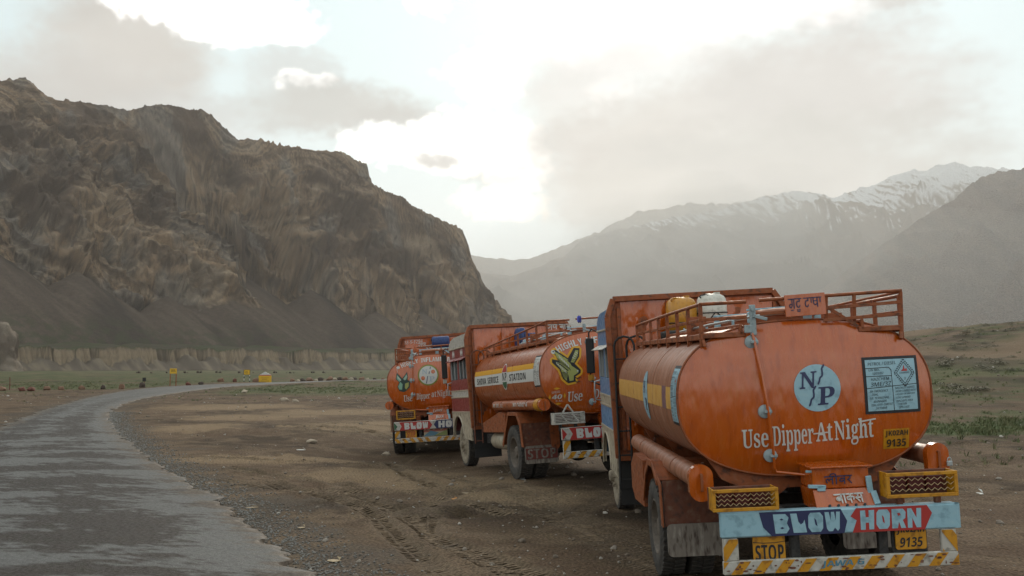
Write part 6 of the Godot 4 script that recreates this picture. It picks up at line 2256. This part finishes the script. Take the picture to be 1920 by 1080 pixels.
func make_things() -> void:
	mats.sign_yellow = plain(srgb(206, 160, 24), 0.55)
	var yc := paint("yellow plastic", srgb(140, 88, 18), srgb(178, 122, 26), srgb(172, 126, 56), Vector2(0.3, 0.5), 521, Vector3(2, 2, 2), 0.2)
	var wc := paint("white plastic", srgb(150, 144, 132), srgb(192, 186, 174), srgb(200, 196, 186), Vector2(0.3, 0.5), 531, Vector3(2, 2, 2), 0.2)
	var bl := paint("blue cloth", srgb(20, 32, 66), srgb(30, 50, 98), srgb(54, 78, 122), Vector2(0.5, 0.8), 541, Vector3(2, 2, 2), 0.2)
	jerrycan("dusty yellow jerrycan standing beside the white one behind the bulkhead of the nearest truck", at_truck(0, Vector3(-0.27, 2.53, -2.9), 0.1), 0.40, 0.55, yc, false)
	jerrycan("white jerrycan with a black handle, tied with dark cord on the nearest truck", at_truck(0, Vector3(0.15, 2.56, -2.9), -0.06), 0.40, 0.55, wc, true)
	bundle("cloth_bundle", "tall blue cloth bundle tied behind the bulkhead of the middle truck", "bundle", at_truck(1, Vector3(-0.1, 2.5, -2.85)), Vector3(0.24, 0.52, 0.3), bl, 71)
	bundle("cloth_bundle", "low dark blue bundle lying beside the tall one on the middle truck", "bundle", at_truck(1, Vector3(0.16, 2.5, -2.8)), Vector3(0.26, 0.4, 0.3), bl, 72)
	bundle("cloth_bundle", "small dark tarpaulin bundle on the walkway of the nearest truck beneath the yellow jerrycan", "bundle", at_truck(0, Vector3(-0.5, 2.48, -2.5)), Vector3(0.3, 0.14, 0.5), mats.rubber, 74)
	bundle("cloth_rag", "small blue rag knotted on the top valve of the middle truck", "rag", at_truck(1, Vector3(-0.33, 2.76, 1.65)), Vector3(0.07, 0.12, 0.06), plain(srgb(70, 82, 190), 0.8), 75)
	# blue drum lying on the farthest truck
	var dr := thing("plastic_drum", "blue plastic drum lying on top of the farthest truck", "drum", at_truck(2, Vector3(0.03, 2.92, -2.85)))
	var mb := MB.new()
	mb.lathe(pts2([0.0, -0.26, 0.13, -0.26, 0.17, -0.24, 0.18, -0.2, 0.172, -0.1, 0.18, -0.06, 0.18, 0.06, 0.172, 0.1, 0.18, 0.2, 0.17, 0.24, 0.13, 0.26, 0.0, 0.26]), Transform3D(Basis(Vector3.BACK, PI / 2), Vector3.ZERO), 26)
	put("drum_body", mb, bl, dr)
	mb = MB.new()
	mb.cyl(Vector3(-0.26, 0.09, 0), Vector3(-0.29, 0.09, 0), 0.035, 12)
	put("drum_cap", mb, mats.rubber, dr)
	# signs by the far bend
	var f1 := func(board: Node3D, y0: float) -> void:
		var t := MB.new()
		var on := func(p: Vector2, off: float) -> Vector3: return on_plane(p, off, 0.015)
		lay(t, poly_tris(rect_poly(-0.22, y0 + 0.34, 0.2, y0 + 0.42)), on, 0.004)
		lay(t, poly_tris(rect_poly(-0.25, y0 + 0.2, 0.25, y0 + 0.24)), on, 0.004)
		put("text_line", t, mats.ink, board)
	sign_board("road_sign", "yellow road sign with a black line of text on two rust brown posts", Vector3(-36.6, ground_y(-36.6, -107), -107), 0.25, 0.72, 0.55, 1.35, mats.rust, f1)
	var f2 := func(board: Node3D, y0: float) -> void:
		var t := MB.new()
		var on := func(p: Vector2, off: float) -> Vector3: return on_plane(p, off, 0.015)
		for q: Array in [[-0.42, 0.0, 0.42, 0.05], [-0.42, 0.65, 0.42, 0.7], [-0.42, 0.05, -0.36, 0.65], [0.36, 0.05, 0.42, 0.65]]:
			lay(t, poly_tris(rect_poly(q[0], y0 + q[1], q[2], y0 + q[3])), on, 0.004)
		for k in 3:
			lay(t, poly_tris(rect_poly(-0.22, y0 + 0.2 + 0.12 * k, 0.2 - 0.05 * k, y0 + 0.24 + 0.12 * k)), on, 0.004)
		put("text_line", t, mats.ink, board)
	sign_board("road_sign", "yellow road sign with a black border on black and white banded posts", Vector3(-35.6, ground_y(-35.6, -133), -133), 0.25, 0.86, 0.72, 0.95, null, f2)
	var ms := thing("milestone", "broad yellow roadside milestone with a pale pointed top and red band", "milestone", Transform3D(Basis(Vector3.UP, 0.2), Vector3(-32.9, ground_y(-32.9, -132), -132)))
	mb = MB.new()
	mb.prism(pts2([-0.82, -0.2, 0.82, -0.2, 0.82, 0.86, -0.82, 0.86]), 0.3, Transform3D(Basis(), Vector3(0, 0, -0.15)))
	var slab := put("slab", mb, mats.sign_yellow, ms)
	mb = MB.new()
	mb.prism(pts2([-0.7, 0.0, 0.7, 0.0, 0.0, 0.42]), 0.3, Transform3D(Basis(), Vector3(0, 0.98, -0.15)))
	put("pointed_top", mb, mats.letter, ms)
	mb = MB.new()
	mb.box(Vector3(0, 0.92, 0), Vector3(1.5, 0.12, 0.31))
	put("red_band", mb, plain(srgb(176, 84, 74), 0.6), ms)
	mb = MB.new()
	for q: Array in [[-0.55, 0.12, 0.55, 0.2], [-0.4, 0.36, 0.3, 0.42], [-0.5, 0.55, 0.5, 0.6]]:
		lay(mb, poly_tris(rect_poly(q[0], q[1], q[2], q[3])), func(p: Vector2, off: float) -> Vector3: return on_plane(p, off, 0.15), 0.004)
	put("text_line", mb, plain(srgb(140, 96, 20), 0.6), slab)
	# dark marker standing on a stone, and a thin post
	var mk := thing("marker_board", "small black marker board standing on a brown boulder by the road", "marker", Transform3D(Basis(), Vector3(-38.6, ground_y(-38.6, -104), -104)))
	mb = MB.new()
	mb.box(Vector3(0, 0.85, 0), Vector3(0.36, 0.4, 0.06))
	put("board", mb, mats.rubber, mk)
	mb = MB.new()
	mb.box(Vector3(0, 0.3, -0.05), Vector3(0.06, 0.9, 0.05))
	put("post", mb, mats.mud, mk)
	var fp := thing("wooden_post", "thin bare wooden post standing alone in the grass at far left", "post", Transform3D(Basis(), Vector3(-45.6, ground_y(-45.6, -90), -90)))
	mb = MB.new()
	mb.tube(PackedVector3Array([Vector3(0, -0.2, 0), Vector3(0.01, 0.6, 0), Vector3(-0.01, 1.15, 0.01)]), 0.045, 8)
	put("shaft", mb, mats.mud, fp)
	# boulders along the far side of the road
	var brown := plain(srgb(112, 84, 66), 0.95)
	var redb := plain(srgb(96, 58, 46), 0.95)
	var palest := plain(srgb(150, 136, 118), 0.95)
	var dark := plain(srgb(66, 54, 46), 0.95)
	for q: Array in [[-45.3, -88, 0.8, 0.5, 0, "brown boulder at the left edge, beside the thin wooden post"], [-42.5, -86, 0.75, 0.5, 2, "dark red boulder, left one of the touching pair"], [-41.7, -86, 0.8, 0.5, 1, "reddish boulder, right one of the touching pair"], [-42.0, -89.5, 0.75, 0.5, 0, "brown boulder just past the touching red pair"], [-41.0, -90.2, 0.6, 0.45, 0, "brown boulder midway between the red pair and the marker"], [-41.2, -95, 0.65, 0.55, 0, "round brown boulder fourth before the black marker board"], [-39.6, -96, 0.65, 0.6, 3, "dark boulder third before the black marker board"], [-38.2, -97, 0.7, 0.7, 0, "upright brown boulder nearest before the black marker board"], [-38.55, -103.4, 0.85, 0.75, 3, "brown boulder carrying the black marker board"], [-36.6, -112, 0.7, 0.5, 1, "reddish boulder just right of the rust posted sign"], [-36.4, -116, 0.7, 0.5, 3, "dark boulder second right of the rust posted sign"], [-37.6, -128, 1.0, 0.7, 0, "wide boulder between the two yellow signs"], [-36.4, -130, 0.8, 0.6, 1, "reddish boulder close to the banded posts"], [-33.9, -131, 0.9, 0.75, 0, "pointed boulder between the banded sign and the milestone"]]:
		stone("boulder", q[5], "boulder", q[0], q[1], Vector3(q[2], q[3], q[2] * 0.8), [brown, redb, redb, dark][q[4]], "boulders lining the far side of the road")
	for k in 16:
		var z := -138.0 - 1.55 * k
		var x := road_x(road_l, z) - rng.randf_range(0.8, 1.6)
		var sz := rng.randf_range(0.5, 1.0)
		stone("kerb_boulder", "weathered boulder in the row lining the road beyond the milestone", "boulder", x, z, Vector3(sz * 1.2, sz * 0.8, sz), [brown, palest, dark][k % 3], "boulders in a row beyond the milestone")
	for k in 44:
		var x := -150.0 + 2.9 * k + rng.randf_range(-2.6, 2.6)
		var z := -395.0 - 0.25 * k + rng.randf_range(-3, 3)
		if n_patch.get_noise_2d(x * 0.6, 4.0) > -0.08:
			stone("far_boulder", "tiny dark boulder in the dotted line across the far green plain", "boulder", x, z, Vector3(1.3, 1.0, 1.0) * rng.randf_range(0.4, 1.1), dark, "dark boulders in a line across the far plain")
	var kn := thing("rock_knob", "smooth pale rock knob at the foot of the mountain, far left", "rock", Transform3D(Basis(), Vector3(-374, -10, -690)))
	var nk := noise(77, 0.035, 4)
	var kp := PackedVector3Array()
	var kc := PackedColorArray()
	for a in 90:
		for b in 50:
			var th := PI * a / 89.0
			var ph := 0.5 * PI * b / 49.0
			var d := Vector3(-cos(th) * cos(ph), sin(ph), sin(th) * cos(ph))
			var r := 1.0 + 0.3 * nk.get_noise_3dv(d * 40.0)
			var p := Vector3(d.x * 36.0, d.y * 49.0 + d.x * 3.0, d.z * 40.0) * r
			kp.append(p)
			kc.append(lin(0.2, 0.155, 0.12).lerp(lin(0.33, 0.265, 0.205), smoothstep(-0.3, 0.4, nk.get_noise_3d(p.x * 1.2 + p.y * 0.9, p.y * 0.5, p.z))))
	var ko := MeshInstance3D.new()
	ko.name = "rock_face"
	ko.mesh = sheet(kp, 50, kc, earth("pale rock", 551, 0.05, 0.6, 50.0), Vector3(0, 0.3, 1))
	kn.add_child(ko, true)
	# stones lying about the lay-by that one can tell apart
	for q: Array in [[-5.9, -29.4, 0.34, 0.16, "flat pale stone lying alone in the middle of the lay-by"], [-3.3, -26.2, 0.3, 0.14, "pale stone in the mud left of the farthest truck"], [-21.6, -80, 0.7, 0.35, "pale stone heap beside the green patch at the bend"], [-14.2, -62, 0.6, 0.32, "grey stone, larger of two beyond the sand patches"], [-13.2, -60.5, 0.45, 0.25, "grey stone, smaller of two beyond the sand patches"], [10.2, -46, 1.4, 0.3, "long pale slab in the grass right of the nearest truck"], [19.2, -34.8, 0.5, 0.3, "pale boulder in the grass at the right edge"], [13.6, -37.5, 0.3, 0.2, "white stone in the grass, centre right"]]:
		stone("stone", q[4], "stone", q[0], q[1], Vector3(q[2], q[3], q[2] * 0.7), palest)
	# litter
	var paper := plain(srgb(190, 190, 184), 0.8)
	var tanp := plain(srgb(150, 132, 104), 0.85)
	var orp := plain(srgb(206, 140, 70), 0.7)
	for q: Array in [[-1.56, -15.38, 0.22, 0.12, 0, "pale blue flattened carton lying between the tyre tracks"], [0.18, -18.5, 0.09, 0.18, 0, "white paper scrap beside the middle truck's rear wheel"], [-0.75, -17.0, 0.28, 0.1, 1, "torn tan cardboard strip beyond the muddy mound"], [-0.95, -16.5, 0.1, 0.05, 2, "small orange wrapper lying near the torn cardboard"], [-2.0, -11.3, 0.16, 0.09, 1, "pale scrap by the road edge at lower centre"], [-5.5, -25.9, 0.25, 0.12, 0, "grey scrap lying in the middle of the dirt"], [-2.85, -13.6, 0.1, 0.07, 1, "small tan scrap on the dirt beside the road"], [3.9, -15.2, 0.14, 0.1, 0, "white scrap behind the nearest truck's ladder"], [8.1, -17.3, 0.12, 0.16, 0, "white scrap on the dark dirt right of the nearest truck"], [-4.05, -15.5, 0.2, 0.06, 1, "pale flake lying on the edge of the asphalt"]]:
		var mbp := MB.new()
		var poly := PackedVector2Array()
		for k in 9:
			var a := TAU * k / 9.0
			poly.append(Vector2(cos(a) * q[2] * 0.6, sin(a) * q[3] * 0.8) * rng.randf_range(0.6, 1.1))
		mbp.prism(poly, 0.004, Transform3D(Basis(Vector3.RIGHT, -PI / 2), Vector3.ZERO))
		mbp.prism(PackedVector2Array([poly[0], poly[1], poly[2]]), 0.006, Transform3D(Basis(Vector3.RIGHT, -PI / 2 + 0.5), Vector3(0, 0.01, 0)))
		var o := put("litter_scrap", mbp, [paper, tanp, orp][q[4]], self)
		o.transform = Transform3D(Basis(Vector3.UP, rng.randf_range(-0.5, 0.5)), Vector3(q[0], ground_y(q[0], q[1]) + 0.012, q[1]))
		tag(o, q[5], "litter")

func scatter(called: String, mesh: Mesh, places: Array[Transform3D], tints: PackedColorArray) -> void:
	var mm := MultiMesh.new()
	mm.transform_format = MultiMesh.TRANSFORM_3D
	mm.use_colors = true
	mm.mesh = mesh
	mm.instance_count = places.size()
	for i in places.size():
		mm.set_instance_transform(i, places[i])
		mm.set_instance_color(i, tints[i])
	var o := MultiMeshInstance3D.new()
	o.name = called
	o.multimesh = mm
	o.set_meta("kind", "stuff")
	add_child(o, true)

func make_stuff() -> void:
	# pebbles
	var pm := plain(Color.WHITE, 0.95)
	pm.vertex_color_use_as_albedo = true
	var peb := stone_mesh(20)
	peb.surface_set_material(0, pm)
	var pl: Array[Transform3D] = []
	var pc := PackedColorArray()
	for k in 8000:
		var d := 7.0 + 70.0 * pow(rng.randf(), 1.7)
		var x := rng.randf_range(-0.7, 0.75) * d
		var z := -d
		var off := off_road(x, z)
		if off < -0.15 or n_patch.get_noise_2d(x * 1.4 + 33, z * 1.4) < rng.randf_range(-0.5, 0.35):
			continue
		var s := rng.randf_range(0.010, 0.032) * (1.0 + 3.0 * pow(rng.randf(), 8.0)) * (1.0 + d / 50.0)
		pl.append(Transform3D(Basis(Vector3.UP, rng.randf() * TAU).scaled_local(Vector3(s, s * 0.6, s * 0.8)), Vector3(x, ground_y(x, z) + s * 0.12, z)))
		var t := rng.randf()
		pc.append(lin(0.15, 0.115, 0.085).lerp(lin(0.42, 0.38, 0.33), t * t * t))
	# gravel spilled from the road's edge
	for k in 9000:
		var d := 7.5 + 40.0 * pow(rng.randf(), 1.6)
		var z := -d
		var x := road_x(road_r, z) + rng.randf_range(-0.25, 1.0) * rng.randf() * 1.2 + 0.2 * n_fine.get_noise_2d(z * 2.0, 5.0)
		var s := rng.randf_range(0.008, 0.03) * (1.0 + d / 40.0)
		pl.append(Transform3D(Basis(Vector3.UP, rng.randf() * TAU).scaled_local(Vector3(s, s * 0.6, s * 0.8)), Vector3(x, maxf(ground_y(x, z), macro_y(x, z) - 0.02) + s * 0.2, z)))
		pc.append(lin(0.09, 0.075, 0.06).lerp(lin(0.2, 0.19, 0.175), rng.randf()))
	scatter("pebbles", peb, pl, pc)
	# grass tufts
	var mb := MB.new()
	var gr := RandomNumberGenerator.new()
	gr.seed = 5
	for k in 11:
		var a := gr.randf() * TAU
		var r := gr.randf_range(0.0, 0.35)
		var root := Vector3(cos(a) * r, 0, sin(a) * r)
		var lean := Vector3(cos(a + 0.6), 0, sin(a + 0.6)) * gr.randf_range(0.15, 0.55)
		var hh := gr.randf_range(0.55, 1.0)
		var sd := Vector3(-sin(a), 0, cos(a)) * 0.05
		var m1 := root + lean * 0.4 + Vector3(0, hh * 0.6, 0)
		var tip := root + lean + Vector3(0, hh, 0)
		var nn := (Vector3(cos(a), 0.6, sin(a))).normalized()
		mb.tri(root - sd, root + sd, m1 + sd * 0.7, nn, nn, nn)
		mb.tri(root - sd, m1 + sd * 0.7, m1 - sd * 0.7, nn, nn, nn)
		mb.tri(m1 - sd * 0.7, m1 + sd * 0.7, tip, nn, nn, nn)
	var gm := plain(Color.WHITE, 0.8)
	gm.vertex_color_use_as_albedo = true
	gm.backlight_enabled = true
	gm.backlight = Color(0.3, 0.3, 0.3)
	var tuft := mb.done(gm)
	pl = []
	pc = PackedColorArray()
	for k in 90000:
		var d := 22.0 + 110.0 * pow(rng.randf(), 1.5)
		var x := rng.randf_range(-0.62, 0.66) * d
		var z := -d
		var cc := ground_color(x, z)
		if cc.g < cc.r * 1.05 and rng.randf() > 0.03:
			continue
		if off_road(x, z) < 0.5:
			continue
		if x < 7.0 and d < 60.0:
			continue
		var s := rng.randf_range(0.07, 0.17) * (1.0 + 0.6 * n_patch.get_noise_2d(x, z))
		pl.append(Transform3D(Basis(Vector3.UP, rng.randf() * TAU).scaled_local(Vector3(s * 1.3, s, s * 1.3)), Vector3(x, ground_y(x, z) - 0.01, z)))
		pc.append(lin(0.10, 0.125, 0.045).lerp(lin(0.2, 0.18, 0.085), pow(rng.randf(), 2.0)))
	scatter("grass", tuft, pl, pc)
	# low scrub on the hill
	mb = MB.new()
	gr.seed = 9
	for k in 90:
		var a := gr.randf() * TAU
		var e := gr.randf() * 0.5 * PI
		var d := Vector3(cos(a) * cos(e), sin(e) * 0.75, sin(a) * cos(e)) * gr.randf_range(0.6, 1.0)
		var u := Vector3(gr.randfn(), gr.randfn(), gr.randfn()).normalized()
		var w := u.cross(d.normalized()).normalized()
		mb.tri(d - u * 0.11, d + w * 0.12, d + u * 0.11, d.normalized(), d.normalized(), d.normalized())
	var bush := mb.done(gm)
	pl = []
	pc = PackedColorArray()
	for k in 1300:
		var d := rng.randf_range(48.0, 100.0)
		var x := rng.randf_range(0.22, 0.66) * d
		var z := -d
		if n_patch.get_noise_2d(x * 0.9, z * 0.55) < rng.randf_range(-0.02, 0.25):
			continue
		var s := rng.randf_range(0.15, 0.42)
		pl.append(Transform3D(Basis(Vector3.UP, rng.randf() * TAU).scaled_local(Vector3(s * 1.5, s * 0.7, s * 1.5)), Vector3(x, ground_y(x, z) - 0.02, z)))
		pc.append(lin(0.078, 0.07, 0.042).lerp(lin(0.115, 0.105, 0.06), rng.randf()))
	scatter("scrub", bush, pl, pc)

func mist(label: String, at: Vector3, size: Vector3, dens: float) -> void:
	var f := FogVolume.new()
	f.name = "mist_bank"
	f.shape = RenderingServer.FOG_VOLUME_SHAPE_ELLIPSOID
	f.size = size
	f.position = at
	var m := FogMaterial.new()
	m.density = dens
	m.albedo = Color(0.96, 0.95, 0.93)
	f.material = m
	tag(f, label, "mist")
	f.set_meta("kind", "stuff")
	add_child(f, true)

func make_mist() -> void:
	for q: Array in [[1300, 150, -4300, 5200, 1100, 1500, 0.00012], [560, 260, -4200, 1700, 1000, 1200, 0.00016], [950, 520, -4350, 1500, 560, 900, 0.00014]]:
		mist("thin drifting mist before the snowy mountain", Vector3(q[0], q[1], q[2]), Vector3(q[3], q[4], q[5]), q[6])
	var r := RandomNumberGenerator.new()
	r.seed = 31
	for k in 16:
		var u := r.randf()
		var x := lerpf(260.0, 1240.0, u)
		var y := lerpf(430.0, 760.0, pow(u, 0.75)) + r.randf_range(-170.0, 90.0)
		mist("puff of cloud clinging to the shoulder of the snowy mountain", Vector3(x, y, r.randf_range(-4700.0, -4250.0)), Vector3(r.randf_range(380.0, 760.0), r.randf_range(150.0, 340.0), r.randf_range(400.0, 600.0)), r.randf_range(0.0002, 0.00045))
# ------------------------------------------------------------------ the scene
func _ready() -> void:
	rng.seed = 20240
	# camera
	var cam := Camera3D.new()
	cam.name = "camera"
	cam.fov = rad_to_deg(2.0 * atan(540.0 / FOC))
	cam.near = 0.1
	cam.far = DEPTH_END
	cam.transform = Transform3D(Basis(Vector3.RIGHT, PITCH), Vector3(0, CAM_H, 0))
	add_child(cam)
	cam.current = true
	# sky, air and exposure
	var env := Environment.new()
	env.background_mode = Environment.BG_SKY
	env.sky = Sky.new()
	env.sky.sky_material = make_sky()
	env.background_energy_multiplier = 1.0
	env.tonemap_mode = Environment.TONE_MAPPER_LINEAR
	env.tonemap_exposure = 1.0
	env.volumetric_fog_enabled = true
	env.volumetric_fog_density = 0.000062
	env.volumetric_fog_albedo = Color(0.97, 0.965, 0.955)
	env.volumetric_fog_anisotropy = 0.5
	env.sdfgi_enabled = true
	env.ssao_enabled = true
	env.ssil_enabled = true
	var we := WorldEnvironment.new()
	we.name = "world_environment"
	we.environment = env
	add_child(we)
	# the sun, veiled by cloud ahead and to the right
	var sun := DirectionalLight3D.new()
	sun.name = "sun"
	sun.light_energy = 0.7
	sun.light_color = Color(1.0, 0.95, 0.88)
	sun.light_angular_distance = 16.0
	sun.shadow_enabled = true
	sun.look_at_from_position(Vector3(0.13, 0.46, -0.88), Vector3.ZERO)
	add_child(sun)
	# where the trucks stand: place, turn, nose up or down, lean
	for t: Array in [[2.75, 0.05, -10.67, 0.0105, 0.0073, 0.0430], [1.226, 0.146, -18.96, 0.2747, -0.0441, 0.0505], [-1.91, -0.065, -26.68, 0.024, 0.0167, 0.0608]]:
		truck_frames.append(Transform3D(Basis.from_euler(Vector3(t[4], t[3], t[5])), Vector3(t[0], t[1], t[2])))
	road_l = edge_table(ROAD_L)
	road_r = edge_table(ROAD_R)
	make_materials()
	mats.orange_side = paint("orange side paint", srgb(120, 60, 26), srgb(152, 78, 36), srgb(156, 100, 68), Vector2(0.25, 0.48), 241, Vector3(0.8, 0.25, 0.8), 0.7, 0.3)
	mats.band = paint("faded yellow band", srgb(176, 124, 60), srgb(196, 148, 70), srgb(196, 156, 100), Vector2(0.4, 0.6), 251, Vector3(0.9, 0.3, 0.9), 0.3)
	# land
	make_ground()
	make_road()
	make_left_mountain()
	make_terrace()
	make_ranges()
	# trucks
	make_tanker(0, "nearest orange tanker with a round pale blue badge and a pale blue bumper")
	make_tanker(1, "middle orange tanker with a painted bird on its end and yellow and white bands")
	make_tanker(2, "farthest orange tanker with a painted butterfly on its end and a yellow STOP board")
	make_things()
	make_tracks()
	make_stuff()
	make_mist()
